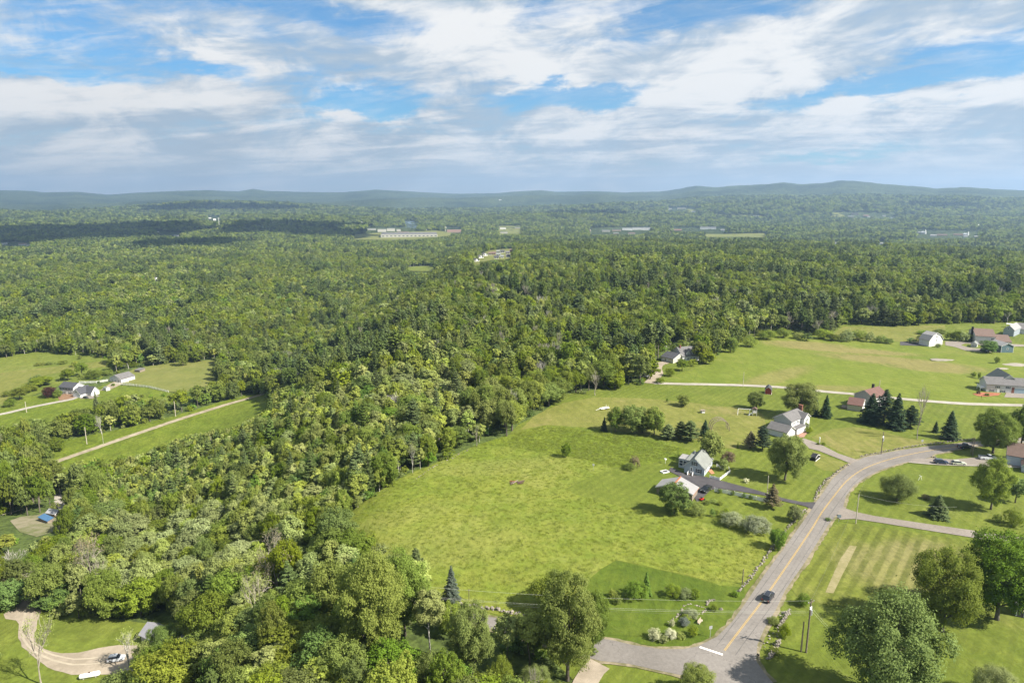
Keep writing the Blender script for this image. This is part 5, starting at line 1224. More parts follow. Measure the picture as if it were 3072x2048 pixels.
# cape with dormers by the wood
h = House('house', 'grey roofed house with two white dormers at the wood edge', 'house', (2012,1070), (2047,1085), (2078,1073), mats=(WHITE, R_GREY))
W_, D_ = h.W, h.D
h.gable(0, 0, W_, D_, 3.2, 4.0, 'y', over=.35); h.chimney(W_*.55, 1.6, 5, 8.2, .9, .7)
for y_ in (D_*.35, D_*.72):
    h.gable(W_*.62, y_-1, W_*.95, y_+1, 4.9, 1.1, 'x', over=.15, z=3.4); h.win('r', y_, 4.0, .7, .9, x1=W_*.95)
for y_ in (1.5, 3.6, 5.6, 7.6): h.win('r', y_, .8, .8, 1.3)
h2 = House('garage', 'grey roofed garage wing at the head of the gravel drive', 'garage', (1983,1082), (2019,1090), (2038,1077), mats=(CREAM, R_DARK))
h2.D = max(h2.D, 6); h2.gable(0, 0, h2.W, h2.D, 2.6, 2.2, 'x', over=.3)
for k in (.22, .5): h2.door('f', h2.W*k, 1.9, 2.0, DOORM, name='garage_door')
# colonial at left
h = House('house', 'white two storey colonial house with dark roof at far left', 'house', (180,1181), (222,1185), (238,1172), mats=(WHITE, R_DARK))
W_ = h.W; h.D = D_ = 9
h.gable(0, 0, W_, D_, 5.3, 2.6, 'x', over=.35)
for k in range(5): h.win('f', W_*(.1+.2*k), 3.5, .9, 1.2, shutters=True)
for k in (0, 1, 3, 4): h.win('f', W_*(.1+.2*k), .7, .9, 1.3, shutters=True)
h.door('f', W_*.5, 1.1, 2.1, WHITEP); h.win('r', 3, .8, .7, 1.0)
h.gable(W_+.05, 1.5, W_+5, 7.5, 2.8, 2.4, 'x', over=.2)
h.gable(W_+4.2, -4.6, W_+11.0, 5.2, 2.9, 3.9, 'y', over=.35); h.gable(W_+6, .2, W_+15.5, 7, 2.8, 3.6, 'x', over=.3)
for c in (W_+5.9, W_+9.2): h.door('f', c, 2.6, 2.2, DOORM, name='garage_door', y0=-4.6)
for c in (W_+7.1, W_+8.1): h.win('f', c, 3.6, .7, 1.1, y0=-4.6)
h.win('f', W_+13.2, 1, .8, 1.0, y0=.2)
h = House('shed', 'small white shed beside the colonial garage', 'shed', (310,1172), (319,1174), (321,1169), mats=(WHITE, R_LIGHT)); h.D = max(h.D, 2.5); h.gable(0, 0, h.W, h.D, 2.2, .9, 'x', over=.1)
h = House('barn', 'small white barn with grey roof at the paddock gate', 'barn', (330,1144), (364,1149), (386,1135), mats=(WHITE, R_GREY))
h.gable(0, 0, h.W, h.D, 3.0, 2.8, 'y', over=.3); h.win('f', h.W*.5, 3.4, .7, .9)
for k in range(3): h.win('f', h.W*(.22+.28*k), .3, .8, 1.7)
h = House('shelter', 'small dark animal shelter at the far edge of the paddock', 'shelter', (404,1117), (420,1118), (424,1112), mats=(WOODB, R_GREY)); h.D = max(h.D, 3); h.shed(0, 0, h.W, h.D, 2.0, 2.4)
# lower left
h = House('shed', 'long low shed with bright blue roof in the lower left clearing', 'shed', (117,1562), (143,1570), (147,1562), mats=(WOODB, weathered('blue_roofing', (.07,.16,.29), .5, .1, 1.)))
h.D = max(h.D, 2.2); h.shed(0, 0, h.W, h.D, 1.7, 2.2)
h = House('shed', 'grey roofed shed just above the blue roofed one', 'shed', (140,1549), (166,1552), (172,1543), mats=(WOODB, weathered('grey_tin', (.36,.36,.38), .6, .06, 1.))); h.D = max(h.D, 3); h.gable(0, 0, h.W, h.D, 1.8, 1.0, 'x', over=.3)
h = House('house', 'low grey roofed house half hidden by trees at lower left', 'house', (425,1925), (575,1945), (606,1902), mats=(CREAM, weathered('lavender_grey_roof', (.30,.29,.31), .8, .08, .8, .28)))
h.gable(0, 0, h.W, h.D, 2.5, 1.8, 'x', over=.5)
h = House('porch', 'small white porch with dark screen at the right edge', 'porch', (3048,1848), (3120,1862), (3124,1840), mats=(WHITEP, R_GREY))
MB().box(0, 0, -.2, h.W, 3.4, .1).build('floor', WOODB, h.root); MB().box(-.2, -.2, 2.5, h.W+.2, 3.6, 2.7).build('roof', R_GREY, h.root)
for k in range(4): MB().box(k*h.W/3-.08, 0, .1, k*h.W/3+.08, .16, 2.5).build('post', WHITEP, h.root)
MB().box(.1, 3.3, .1, h.W, 3.4, 2.5).build('back_wall', BLK, h.root)
# black lean-to box on the lawn
h = House('trailer', 'low black covered trailer on the lawn beside the drive', 'trailer', (2430,1380), (2446,1384), (2460,1374), mats=(BLK, BLK)); h.D = max(h.D, 3.2)
h.gable(0, 0, h.W, h.D, 1.3, .7, 'x', over=.02); MB().box(h.W+.01, 0, 0, h.W+.1, h.D, .25).build('sill', WHITEP, h.root)

# ---- far buildings, each a thing of its own
def far_bld(px, py, wpx, hpx, label, wm=WHITE, rm=R_GREY, deep=14, flat=False, cat='building', name='building', grp=None, wins=0, ang=0.0):
    p = at(px, py); k = pxm(p); w_ = wpx/k; hh = hpx/k; rz = math.atan2(p.y, p.x)-math.pi/2+ang
    root = empty(name, p, rz); tag(root, label, cat, grp)
    if flat:
        MB().box(-w_/2, 0, -6, w_/2, deep, hh).build('wall', wm, root); MB().box(-w_/2-.3, -.3, hh, w_/2+.3, deep+.3, hh+.6).build('roof', rm, root)
    else:
        e = hh*.6; MB().prism([(-w_/2,-6),(w_/2,-6),(w_/2,e),(0,hh),(-w_/2,e)] if ang else [(0,-6),(deep,-6),(deep,e),(deep/2,hh),(0,e)], *((0, deep) if ang else (-w_/2, w_/2))).__class__
        b_ = MB()
        if ang: b_.prism([(-w_/2,-6),(w_/2,-6),(w_/2,e),(0,hh),(-w_/2,e)], 0, deep)
        else: b_.prism([(0,-6),(deep,-6),(deep,e),(deep/2,hh),(0,e)], -w_/2, w_/2).swap()
        b_.build('wall', wm, root); r = MB()
        if ang: r.prism([(-w_/2-.5,e-.3),(0,hh+.05),(w_/2+.5,e-.3),(w_/2+.5,e+.1),(0,hh+.5),(-w_/2-.5,e+.1)], -.5, deep+.5)
        else: r.prism([(-.5,e-.3),(deep/2,hh+.05),(deep+.5,e-.3),(deep+.5,e+.1),(deep/2,hh+.5),(-.5,e+.1)], -w_/2-.5, w_/2+.5).swap()
        r.build('roof', rm, root)
    for i in range(wins): MB().box(-w_/2+(i+.3)*w_/wins, -.4, hh*.35, -w_/2+(i+.8)*w_/wins, -.05, hh*.6).build('window', SHUT, root)
    return root
far_bld(1228, 712, 168, 9, 'long flat white works building in the valley clearing', CREAM, R_GREY, 150, True, wins=14)
far_bld(1210, 700, 34, 4, 'low pinkish building just behind the white works', TANW, R_BROWN, 30, True)
far_bld(1115, 690, 26, 4, 'cream building leftmost of those behind the works', CREAM, R_LIGHT, 20)
far_bld(1146, 696, 26, 8, 'cream hall behind the left end of the works', CREAM, R_LIGHT, 30, True)
far_bld(1173, 694, 24, 8, 'cream hall second from the left behind the works', CREAM, R_LIGHT, 30, True)
far_bld(1196, 694, 12, 6, 'small cream block right of the two cream halls', CREAM, R_LIGHT, 20, True)
far_bld(1267, 691, 28, 4, 'narrow white block below the grey pond', WHITEP, R_METAL, 20, True)
far_bld(1362, 698, 42, 8, 'pink red building beside the pale water tower', ORNW, R_ORANGE, 30)
far_bld(1509, 688, 18, 5, 'white building by the pale road cut', WHITEP, R_METAL, 20, True)
far_bld(1512, 701, 22, 5, 'lower pale building by the road cut', CREAM, R_LIGHT, 20, True)
far_bld(1552, 686, 16, 3.5, 'small pinkish building right of the road cut', ORNW, R_LIGHT, 16)
far_bld(1925, 690, 54, 6, 'long white store in the middle of the town', WHITEP, R_METAL, 50, True)
far_bld(1882, 691, 30, 6, 'white store touching the long one', WHITEP, R_METAL, 40, True)
far_bld(1850, 694, 26, 5, 'tan building left of the white stores', TANW, R_LIGHT, 30, True)
far_bld(1818, 696, 24, 4.5, 'pale building at the left end of the town strip', CREAM, R_METAL, 30, True)
far_bld(1848, 702, 16, 4, 'tan building below the left stores', TANW, R_LIGHT, 16)
far_bld(1895, 703, 20, 5, 'cream building below the white stores', CREAM, R_BROWN, 18)
far_bld(2124, 688, 46, 6, 'long white building right of the town strip', WHITEP, R_METAL, 40, True)
far_bld(2168, 692, 12, 4, 'little white building at the end of the long one', WHITEP, R_METAL, 14)
far_bld(2033, 693, 22, 5, 'reddish building between town and the long white one', ORNW, R_ORANGE, 18)
far_bld(2045, 628, 26, 5, 'pale buildings on the hill field', CREAM, R_LIGHT, 60, True)
far_bld(2080, 637, 12, 4, 'little white building at the hill field corner', WHITEP, R_LIGHT, 40, True)
far_bld(2010, 628, 10, 3.5, 'white speck of a house left of the hill field', WHITEP, R_LIGHT, 30)
far_bld(2268, 650, 16, 3.5, 'white sheds at the end of the pale hill strip', WHITEP, R_METAL, 30, True)
far_bld(2564, 646, 20, 6.5, 'pale pink block on the far slope', weathered('pink_wall', (.55,.46,.42), .8, .05, .05), R_LIGHT, 40, True)
far_bld(2552, 652, 16, 4, 'tan building below the pink block', TANW, R_LIGHT, 20)
far_bld(2598, 650, 14, 5, 'red building on the far slope', ORNW, R_ORANGE, 20)
far_bld(2606, 653, 8, 4, 'white building at the foot of the red one', WHITEP, R_METAL, 20)
far_bld(2652, 649, 8, 3, 'white house on the far slope', WHITEP, R_METAL, 16)
far_bld(2678, 657, 12, 5, 'larger white building at the right of the far slope', WHITEP, R_METAL, 20, True)
far_bld(2535, 656, 12, 4, 'white house under the far green field', WHITEP, R_METAL, 20)
far_bld(2800, 710, 16, 6, 'white mill building under the left steeple', WHITEP, R_METAL, 20)
far_bld(2826, 708, 26, 5, 'pinkish roofs in the village between the steeples', TANW, R_BROWN, 24)
far_bld(2874, 708, 24, 6, 'pale roofs in the village centre', CREAM, R_BROWN, 24)
far_bld(2896, 712, 10, 5, 'white house below the right steeple', WHITEP, R_METAL, 18)
far_bld(2930, 712, 12, 4, 'cream house at the right end of the village', CREAM, R_METAL, 18)
far_bld(2758, 699, 8, 3.5, 'white house at the left end of the village', WHITEP, R_METAL, 18)
far_bld(2643, 733, 10, 5, 'white gabled house alone in the mid forest', WHITEP, R_METAL, 10)
far_bld(2506, 732, 5, 5, 'tiny white house alone in the forest', WHITEP, R_METAL, 8)
far_bld(14, 734, 14, 5, 'white roof in the shaded forest at the left edge', WHITEP, R_METAL, 14)
far_bld(68, 735, 20, 5, 'white building with red roof in the shaded left forest', WHITEP, R_ORANGE, 14)
far_bld(86, 737, 14, 4, 'low white building right of the red roof', WHITEP, R_METAL, 10)
far_bld(529, 709, 14, 4, 'white house in the shaded middle distance', WHITEP, R_METAL, 14)
far_bld(472, 698, 9, 3, 'cream house in the shaded middle distance', CREAM, R_METAL, 14)
far_bld(471, 842, 15, 10, 'white house half buried in the left forest', WHITEP, R_GREY, 9, ang=.5)
far_bld(630, 657, 8, 4, 'white tank building left of the mast', WHITEP, R_METAL, 20, True)
far_bld(644, 660, 8, 4, 'white block beside the mast', WHITEP, R_METAL, 20, True)
far_bld(1275, 798, 34, 10, 'dark roofed farmhouse on the green knoll', WHITEP, R_DARK, 12)
far_bld(1261, 795, 10, 11, 'white gabled end of the knoll farmhouse', WHITEP, R_DARK, 10, ang=.4)
far_bld(1353, 798, 10, 9, 'small white barn on the green knoll', WHITEP, R_LIGHT, 8, ang=.4)
far_bld(2990, 901, 14, 9, 'white house among the trees at far right', WHITEP, R_GREY, 10, ang=.3)
tg = 'terrace houses in the forest clearing'
for px_, py_, w_, lb, wmm, rmm in [(1431,785,15,'nearest white house at the lower left of the cluster',WHITEP,R_DARK),(1444,775,15,'second white house up the left row of the cluster',WHITEP,R_GREY),(1457,768,14,'third white house of the left row of the cluster',WHITEP,R_GREY),
   (1470,766,10,'cream house with tan roof in the cluster',CREAM,R_BROWN),(1481,765,12,'orange fronted house in the cluster',ORNW,R_BROWN),(1494,760,10,'pale grey house behind the orange one',CREAM,R_LIGHT),(1507,760,12,'white house with dark roof at the back of the cluster',WHITEP,R_DARK),
   (1523,763,12,'grey roofed house right of the cluster',CREAM,R_GREY),(1495,769,13,'pinkish roofed house inside the loop of the cluster',WHITEP,R_LIGHT),(1489,777,14,'blue windowed white house at the front of the cluster',WHITEP,R_DARK),(1506,775,10,'small white house beside the blue windowed one',WHITEP,R_LIGHT),(1524,773,13,'white row house at the lower right of the cluster',WHITEP,R_GREY),(1535,757,12,'orange house apart at the top right of the cluster',ORNW,R_BROWN)]:
    far_bld(px_, py_, w_, 9, lb, wmm, rmm, 10, cat='house', name='house', grp=tg, ang=.35 if px_ < 1460 else 0, wins=2)
_fh = {}
for i, q in enumerate(FARH):
    lb = ('white house', 'cream house', 'grey roofed white house', 'tan house')[i % 4]+' far out in the valley '+('left of the works' if q[0] < 1100 else 'near the works and pond' if q[0] < 1420 else 'by the pale road cut' if q[0] < 1760 else 'around the long white stores' if q[0] < 2260 else 'below the far slope' if q[0] < 2710 else 'around the village steeples')
    _fh.setdefault(lb, []).append((q, i))
for lb, lst in _fh.items():
    lst.sort()
    for j, (q, i) in enumerate(lst):
        far_bld(q[0], q[1], q[2], q[3], lb+('' if len(lst) == 1 else ', '+{2: ['left one', 'right one'], 3: ['left one', 'middle one', 'right one'], 4: ORD[:3]+['rightmost']}[len(lst)][j]), (WHITEP, CREAM, WHITEP, TANW)[i % 4], (R_METAL, R_LIGHT, R_GREY, R_BROWN)[i % 4], 12, cat='house', name='house', grp='scattered small houses in the far valley')
def steeple(px, py, hpx, label):
    p = at(px, py); H = hpx/pxm(p); root = empty('church', p, 0); tag(root, label, 'church')
    MB().box(-2.2, -2.2, -4, 2.2, 2.2, H*.5).build('tower', WHITEP, root); MB().add([(-2,-2,H*.5),(2,-2,H*.5),(2,2,H*.5),(-2,2,H*.5),(0,0,H)], [(0,1,4),(1,2,4),(2,3,4),(3,0,4)]).build('spire', WHITEP, root)
    MB().prism([(-6,-4),(6,-4),(6,6),(0,10),(-6,6)], 2.3, 26).build('nave', WHITEP, root)
steeple(2776, 701, 14, 'white church steeple at the left of the village'); steeple(2904, 707, 14, 'white church steeple at the right of the village')
def water_tower(px, py, hpx, wpx, label, ball=False, m=CREAM):
    p = at(px, py); k = pxm(p); H = hpx/k; r = wpx/2/k; root = empty('water_tower', p, 0); tag(root, label, 'water tower')
    MB().tube([(0,0,-3),(0,0,H*.7)], r*.35, 8).build('column', m, root)
    if ball: MB().tube([(0,0,H-2*r),(0,0,H-1.7*r),(0,0,H-r),(0,0,H-.3*r),(0,0,H)], [r*.3,r*.75,r,r*.72,r*.1], 14).build('tank', m, root, True)
    else: MB().tube([(0,0,H*.66),(0,0,H*.72),(0,0,H*.97),(0,0,H)], [r*.5,r,r,r*.6], 14).build('tank', m, root)
water_tower(1336, 694, 13, 7, 'pale water tower beside the pink building'); water_tower(2933, 682, 9, 5.5, 'white ball shaped water tank above the village', True, WHITEP)
water_tower(1770, 702, 13, 5, 'tan silo at the left end of the town', False, TANW)
p = at(658, 682); mh = 28/pxm(p); root = empty('mast', p, 0); tag(root, 'thin pale radio mast in the shaded distance', 'mast')
MB().tube([(0,0,-2),(0,0,mh)], [1.1, .6], 6).build('pole', WHITEP, root); MB().box(-3, -.6, mh*.9, 3, .6, mh*.98).build('antenna', WHITEP, root)

# ------------------------------------------------------------------ vehicles
TYRE, _t, _b = mat('tyre', (.02,.02,.02), .85); RIM, _t, _b = mat('rim', (.45,.45,.46), .35, .5, .6); LAMP, _t, _b = mat('headlight', (.7,.72,.72), .15, .6); TAIL, _t, _b = mat('tail_light', (.4,.02,.015), .3, .5)
CARGL, _t, _b = mat('car_glass', (.012,.016,.022), .06, .7)
def vehicle(name, label, cat, c, hd, paint, L_=4.5, Wd=1.85, H=1.65, style='suv', dz=0.2):
    """c: photo pixel of the middle of the footprint, hd: a second pixel the nose points to"""
    p = at(*c); q = at(*hd); rz = math.atan2(q.y-p.y, q.x-p.x)
    root = empty(name, (p.x, p.y, p.z+dz), rz); tag(root, label, cat)
    pm, _t, b = mat('paint_'+name, paint, .28, .5); b.inputs['Coat Weight'].default_value = .5
    h2 = L_/2; w2 = Wd/2; gz = .32; hood = H*.60; belt = H*.62
    def loft(secs, m, nm, par=root):
        v = []; f = []
        for (x, yb, zb, yt, zt) in secs: v += [(x,-yb,zb),(x,-yb*1.0,(zb*.45+zt*.55)),(x,-yt,zt),(x,yt,zt),(x,yb*1.0,(zb*.45+zt*.55)),(x,yb,zb)]
        for i in range(len(secs)-1):
            for k in range(6): f.append((i*6+k, i*6+(k+1) % 6, i*6+6+(k+1) % 6, i*6+6+k))
        f += [(5,4,3,2,1,0), tuple(len(secs)*6-6+k for k in range(6))]
        return MB().add(v, f).build(nm, m, par)
    loft([(-h2, w2*.86, gz+.12, w2*.84, belt*.86), (-h2+.12, w2*.97, gz, w2*.93, belt), (-h2*.4, w2, gz-.06, w2*.95, belt), (h2*.35, w2, gz-.06, w2*.94, belt*.98), (h2*.78, w2*.97, gz, w2*.86, hood*.96), (h2-.1, w2*.9, gz+.02, w2*.78, hood*.82), (h2, w2*.75, gz+.12, w2*.68, hood*.62)], pm, 'body')
    ru = H; 
    if style == 'suv': a, b0, c0, d = -h2+.18, -h2+.62, h2*.12, h2*.45
    elif style == 'wagon': a, b0, c0, d = -h2+.1, -h2+.75, h2*.05, h2*.42
    else: a, b0, c0, d = -h2*.12, -h2*.05, h2*.25, h2*.52
    g = loft([(a, w2*.88, belt-.02, w2*.84, belt+.02), (b0, w2*.88, belt-.02, w2*.70, ru-.05), (c0, w2*.88, belt-.02, w2*.70, ru-.05), (d, w2*.86, belt-.04, w2*.78, belt)], CARGL, 'windows')
    loft([(b0-.08, w2*.70, ru-.07, w2*.64, ru-.02), ((b0+c0)/2, w2*.73, ru-.07, w2*.66, ru+.02), (c0+.06, w2*.70, ru-.07, w2*.64, ru-.02)], pm, 'roof')
    if style != 'pickup' :
        for s in (-1, 1): MB().tube([(b0+.1, s*w2*.6, ru+.03), (c0-.1, s*w2*.6, ru+.04)], .025, 4).build('roof_rail', RIM, root)
    else:
        MB().box(-h2+.12, -w2*.8, belt+.005, a-.12, w2*.8, belt+.02).build('bed_cover', BLK, root)
        for s in (-1, 1): MB().box(-h2+.05, s*w2*.9-.05, belt-.02, a-.1, s*w2*.9+.05, belt+.09).build('bed_rail', pm, root)
    for s in (-1, 1):
        for xx in (-h2*.60, h2*.62):
            wv = MB().tube([(xx, s*(w2-.2), .36), (xx, s*(w2+.015), .36)], .36, 14).build('wheel', TYRE, root); MB().tube([(xx, s*(w2+.0), .36), (xx, s*(w2+.03), .36)], .2, 10).build('rim', RIM, wv)
        MB().box(h2-.22, s*w2*.62-.16, hood*.70, h2-.03, s*w2*.62+.16, hood*.82).build('headlight', LAMP, root)
        MB().box(-h2-.03, s*w2*.74-.1, belt*.62, -h2+.14, s*w2*.74+.1, belt*.88).build('tail_light', TAIL, root)
        MB().box(d-.35, s*(w2+.0)-.02+s*.02, belt, d-.15, s*(w2+.13)+.02*s, belt+.14).build('mirror', pm, root)
    MB().box(-h2-.035, -.26, belt*.5, -h2+.0, .26, belt*.64).build('licence_plate', WHITEP, root)
    return root
vehicle('car', 'black suv driving away up the grey road', 'car', (2304,1797), (2335,1752), (.012,.013,.018), 4.7, 1.9, 1.7)
vehicle('pickup_truck', 'black pickup parked beside the metal roofed garage', 'pickup truck', (2118,1473), (2100,1486), (.014,.016,.018), 5.2, 1.95, 1.8, 'pickup')
vehicle('car', 'silver hatchback on the gravel drive at lower left', 'car', (350,1982), (324,1986), (.42,.44,.46), 4.1, 1.75, 1.6, 'suv', .26).rotation_euler.z += math.pi
vehicle('car', 'dark blue suv first in line on the side drive', 'car', (2822,1391), (2842,1392), (.02,.028,.06), 4.6, 1.85, 1.65)
vehicle('car', 'pale gold estate car behind the dark blue suv', 'car', (2875,1394), (2895,1395), (.42,.43,.33), 4.7, 1.8, 1.45, 'wagon')
vehicle('pickup_truck', 'white pickup at the end of the side drive', 'pickup truck', (2963,1379), (2990,1381), (.66,.67,.68), 5.6, 2.0, 1.9, 'pickup')
vehicle('pickup_truck', 'black pickup on the shaded stretch of road at right', 'pickup truck', (2892,1344), (2912,1341), (.014,.016,.022), 5.4, 1.95, 1.85, 'pickup')
vehicle('car', 'black car under the tree by the teal garage', 'car', (2952,1055), (2970,1058), (.012,.012,.014), 4.5, 1.8, 1.5)
vehicle('car', 'small white car parked beside the gravel bend by the woods', 'car', (1938,1131), (1949,1130), (.62,.63,.62), 4.2, 1.75, 1.45, 'wagon')
vehicle('car', 'dark car in front of the colonial garage', 'car', (258,1196), (268,1198), (.02,.018,.016), 4.5, 1.8, 1.5, 'wagon', .45)

# ------------------------------------------------------------------ poles, wires, signs
POLEM = bark('pole_wood', (.10,.08,.06), (.20,.165,.13)); POLEL = bark('pale_pole_wood', (.34,.30,.24), (.48,.43,.35)); GLZ, _t, _b = mat('insulator', (.5,.5,.5), .3)
WIREM, _t, _b = mat('wire', (.12,.12,.11), .6)
WIREL, _t, _b = mat('bright_wire', (.5,.5,.42), .5)
tops = {}
def pole(key, bx_, by_, top, label, arm=0, m=None, r=.15, kit=False, lamp=False):
    p = at(bx_, by_); H = tall(p, top[1]); root = empty('utility_pole', p, .5); tag(root, label, 'utility pole', 'wooden utility poles')
    q = at(*((bx_, by_))); MB().tube([(0,0,-.5),(0,0,H)], [r*1.15, r*.8], 8).build('post', m or POLEM, root)
    if arm: MB().box(-arm/2, -.06, H-.7, arm/2, .06, H-.56).build('crossarm', m or POLEM, root)
    if arm:
        for k in (-.45, 0, .45): MB().tube([(k*arm,0,H-.56),(k*arm,0,H-.36)], .06, 6).build('insulator', GLZ, root)
    if kit: MB().tube([(.34,0,H-3.6),(.34,0,H-2.5)], .26, 8).build('transformer', GALV, root); MB().box(-.3, -.14, H-2.2, .3, .0, H-1.6).build('switch_box', WHITEP, root)
    tops[key] = (Vector(p)+Vector((0,0,H)), H); return root
pole('a', 2418, 1957, (2430,1797), 'tall dark pole with fittings beside the junction', 1.8, None, .17, True)
pole('b', 2403, 1954, (2415,1864), 'shorter dark pole leaning close to the tall one', 0, None, .15)
pole('c', 2567, 1571, (2577,1482), 'grey pole standing at the mouth of the side road', 0, POLEL, .13)
pole('d', 2299, 1506, (2303,1427), 'pale pole on the lawn beside the dark driveway', 0, POLEL, .11)
pole('e', 2643, 1363, (2652,1295), 'dark leaning pole at the far stone wall', 0, None, .15, True)
pole('f', 2229, 1160, (2232,1116), 'thin pale pole at the pale lane', 0, POLEL, .12)
pole('g', 2636, 1180, (2636,1140), 'pale pole behind the red roofed house', 0, POLEL, .15)
pole('h', 2917, 1366, (2921,1311), 'dark pole beside the shaded black pickup', 0, None, .16)
pole('h2', 2912, 1362, (2915,1312), 'second dark pole touching the one by the black pickup', 0, None, .14)
pole('i', 261, 1333, (254,1281), 'pale pole above the dirt road, left one', 0, POLEL, .2)
pole('j', 527, 1250, (524,1203), 'pale pole above the dirt road, right one', 0, POLEL, .2)
pole('k', 80, 1238, (77,1204), 'pale pole on the lane to the colonial house', 0, POLEL, .2)
pole('l', 1933, 1099, (1934,1073), 'pale pole by the gravel bend at the wood edge', 0, POLEL, .14)
pole('m', 2227, 1752, (2232,1706), 'short wooden post behind the roadside stone wall', 0, POLEM, .12)
def wire(a, b_, sag, label, grp, m=WIREM, r=.018):
    pts = []
    for k in range(17):
        t = k/16; q = a.lerp(b_, t); q.z -= sag*4*t*(1-t); pts.append(q)
    o = MB().tube(pts, r, 4, cap=False).build('overhead_wire', m); return tag(o, label, 'wire', grp)
A_ = tops['a'][0]; B_ = tops['b'][0]; LFT = at(1230, 1905)+Vector((0,0,12.0)); LF2 = LFT-Vector((0,0,2.2))
g1 = 'wires crossing the garden lawn'
for k, dz_, m_ in ((0, -.3, WIREL), (1, -2.6, WIREL), (2, -3.0, WIREL), (3, -3.5, WIREM)):
    wire(A_+Vector((0, 0, dz_)), LFT+Vector((0, k*.2, dz_+.2)), 1.2, ['topmost pale wire crossing the garden lawn', 'second pale wire crossing the garden lawn', 'third pale wire crossing the garden lawn', 'lowest dark wire crossing the road and garden lawn'][k], g1, m_, .013)
RT = Vector((66, 78, 10.5)); g2 = 'wires running down from the tall pole to the bottom edge'
for k in range(3): wire(A_+Vector((.5*k-.5, 0, -.4-1.2*k)), RT+Vector((1.1*k, 0, -.8*k)), .6, ['leftmost', 'middle', 'rightmost'][k]+' wire falling from the tall pole to the bottom edge', g2, WIREL if k else WIREM, .013)
C_ = tops['c'][0]; g3 = 'wires along the road'
wire(A_+Vector((0,0,-.2)), C_, 1.0, 'wire from the tall pole to the side road pole', g3, WIREM, .014)
wire(C_, tops['e'][0], 1.2, 'wire from the side road pole to the far wall pole', g3, WIREM, .014)
wire(tops['e'][0], tops['h'][0], 1.0, 'wire from the far wall pole to the black pickup pole', g3, WIREM, .014)
wire(C_, at(2860,1600)+Vector((0,0,8)), 1.0, 'wire from the side road pole over the lower lawn', g3, WIREL, .014)
def sign(bx_, by_, top, w_, h_, label, face=.4, m=GALV):
    p = at(bx_, by_); H = tall(p, top); root = empty('road_sign', p, face); tag(root, label, 'sign')
    MB().box(-.04, -.03, -.2, .04, .03, H).build('post', GALV, root); MB().box(-w_/2, -.06, H-h_, w_/2, -.035, H).build('panel', m, root)
sign(2130, 1912, 1876, .75, .75, 'grey backed sign at the corner of the garden lawn', .3)
sign(2516, 1566, 1543, 1.0, .9, 'grey backed sign beside the side road mouth', -.2, weathered('blue_grey_sign', (.28,.34,.40), .5, .05, 2))
sign(2766, 1330, 1318, .9, .9, 'faint grey sign by the far stone wall', .2)
def mailbox(bx_, by_, label):
    p = at(bx_, by_); root = empty('mailbox', p, .8); tag(root, label, 'mailbox'); MB().box(-.06,-.06,-.2,.06,.06,1.1).build('post', POLEM, root); MB().box(-.1,-.26,1.1,.1,.26,1.36).build('box', BLK, root)
mailbox(2273, 1978, 'black mailbox at the edge of the junction'); mailbox(2512, 1556, 'dark mailbox behind the side road sign'); mailbox(2926, 1352, 'dark mailbox under the spreading tree'); mailbox(2944, 1196, 'dark mailbox by the ranch house drive')

# ------------------------------------------------------------------ stone walls: every stone a piece
def stone_m(name, c, c2):
    m, t, b = mat(name, None, .95, .15); oc = t.new('ShaderNodeTexCoord').outputs['Object']; oi = t.new('ShaderNodeObjectInfo').outputs['Random']
    n = t.noise(oc, 2.2, 5, .7); t.put(b.inputs['Base Color'], t.mix(t.m('ADD', t.m('MULTIPLY', n, .6), t.m('MULTIPLY', oi, .5)), c, c2)); bump(t, b, n, .6, .08); return m
STN = stone_m('field_stone', (.10,.085,.07), (.27,.24,.20)); ST2 = stone_m('lichen_stone', (.13,.115,.09), (.31,.275,.23))
def rock_mesh(seed, m, flat=.7):
    rng = random.Random(seed); bm = bmesh.new(); bmesh.ops.create_icosphere(bm, subdivisions=1, radius=.5)
    for v in bm.verts: v.co = Vector((v.co.x*rng.uniform(.8, 1.35), v.co.y*rng.uniform(.75, 1.1), v.co.z*flat*rng.uniform(.8, 1.15)))*rng.uniform(.85, 1.12)
    me = bpy.data.meshes.new('stone'); bm.to_mesh(me); bm.free(); me.materials.append(m); return me
ROCKS = [rock_mesh(s, STN if s % 3 else ST2) for s in range(9)]
def stone_wall(pts, label, w_=.8, hgt_=.55, size=.54, gap=.46, rows=2):
    P = smooth_line([at(*p) for p in pts], .4); root = empty('stone_wall', P[0]); tag(root, label, 'stone wall'); acc = 0; n = 0; last = P[0]
    for p in P[1:]:
        acc += (p-last).length; d = (p-last).normalized(); last = p
        while acc > gap and n < 290:
            acc -= gap; nn = Vector((-d.y, d.x, 0))
            for r in range(rows):
                if random.random() < .12: continue
                o = bpy.data.objects.new('stone', ROCKS[random.randrange(9)]); COL.objects.link(o); o.parent = root; n += 1
                off = random.uniform(-.5, .5)*w_; k = size*random.uniform(.6, 1.25)
                o.location = p+nn*off+Vector((0, 0, k*.25+r*hgt_*.55*random.uniform(.4, 1)))-P[0]; o.rotation_euler = (random.uniform(-.4,.4), random.uniform(-.4,.4), random.uniform(0, TAU)); o.scale = (k*1.15, k, k)
    return root
stone_wall([(2200,1790),(2236,1752),(2262,1718),(2290,1683),(2320,1640),(2350,1600),(2385,1560),(2418,1530)], 'stone wall along the left of the grey road', gap=.62)
stone_wall([(2443,1503),(2450,1482),(2470,1450),(2500,1425),(2525,1404),(2548,1394)], 'stone wall on the road bend below the white house', gap=.62)
stone_wall([(2580,1372),(2620,1362),(2680,1350),(2740,1339),(2800,1332),(2860,1324),(2930,1318)], 'far stone wall curving along the top of the road', gap=.7)
